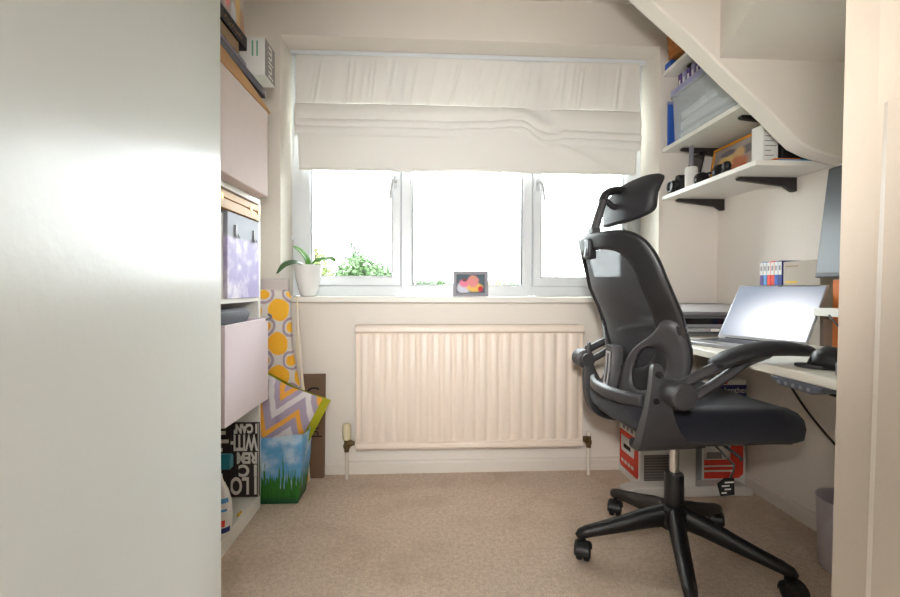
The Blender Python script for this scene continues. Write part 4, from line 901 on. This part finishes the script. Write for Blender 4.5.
# ------------------------------------------------------------------ outside: field, trees, hedge
g = struct('ground', MB().box(-80, 120, 6, 160, -3.2, -3.0), 'field'); g['label'] = 'green field outside the window'
def foliage(rx, ry, rz, n, leaf_s, lobes, seed):
    rnd = random.Random(seed); mb = MB(); cs = [(0, 0, 0, 1)]+[(rnd.uniform(-.6, .6), rnd.uniform(-.5, .5), rnd.uniform(-.45, .45), rnd.uniform(.35, .6)) for _ in range(lobes)]
    for i in range(n):
        cx_, cy_, cz_, k = rnd.choice(cs); d = Vector((rnd.gauss(0, 1), rnd.gauss(0, 1), rnd.gauss(0, 1))).normalized()*(rnd.random()**.35)*(k if lobes else 1)
        if cx_ == 0: d *= .75
        p = Vector(((cx_+d.x)*rx, (cy_+d.y)*ry, (cz_+d.z)*rz)); a = Vector((rnd.gauss(0, 1), rnd.gauss(0, 1), rnd.gauss(0, 1))).normalized(); b = a.orthogonal().normalized(); s = leaf_s*rnd.uniform(.6, 1.3)
        mb.add([p-a*s, p+b*s*.55, p+a*s, p-b*s*.55], [(0, 1, 2, 3)])
    return mb
def tree(label, x, y, ztop, rx, rz, n, ls, m, seed, lobes=7, nm='tree'):
    t = thing(nm, label, 'tree', (x, y, -3.0), group='trees beyond the window'); c = ztop-rz
    f = foliage(rx, rx*.8, rz, n, ls, lobes, seed); f.v = [(p[0]+x, p[1]+y, p[2]+c) for p in f.v]; obj('foliage', f, m, t)
    tr = MB().tube([(x, y, -3.0), (x+.1, y, -1), (x, y, c), (x, y, ztop-.3*rz)], [.22, .17, .12, .03], 8); obj('trunk', tr, 'trunk', t, smooth='auto')
def at(px, Y): return (px-429)/430*Y
tree('pale yellow green tree at the left edge of the window view', at(318, 18), 18, 3.2, .85, 2.0, 3200, .09, 'fol_light', 1)
tree('full green tree beyond the left casement', at(362, 26), 26, 3.55, 2.3, 2.7, 14000, .12, 'fol_mid', 2, 9)
tree('sparse twiggy tree behind the full green tree', at(356, 32), 32, 5.1, .95, 2.6, 420, .12, 'fol_dark', 3)
hr = [(425, 70, 2.6, 2.3), (440, 75, 2.9, 2.6), (452, 66, 2.4, 2.0), (493, 40, 2.5, 1.1), (505, 80, 2.6, 3.0), (517, 84, 2.9, 3.2), (550, 70, 2.4, 2.6), (566, 74, 2.9, 2.6), (582, 60, 2.6, 2.2), (598, 64, 3.4, 2.8), (618, 60, 3.0, 2.6)]
for k, (px, Y, zt, rx) in enumerate(hr):
    lab = ['leftmost low distant tree of the centre pane', 'second low distant tree left of the photo frame', 'low distant tree mostly hidden behind the photo frame', 'rounded yellow green bush right of the photo frame', 'low distant tree between the round bush and right mullion',
           'low distant tree against the right mullion in the centre pane', 'leftmost low distant tree of the right casement', 'second low distant tree from the left in the right casement', 'low distant tree just left of the chair back', 'tallest distant tree behind the office chair back', 'rightmost distant tree behind the office chair'][k]
    tree(lab, at(px, Y), Y, zt, rx, 2.6, 1500, .26 if k != 3 else .14, 'fol_light' if k == 3 else ('fol_mid' if k % 2 else 'fol_dark'), 20+k)
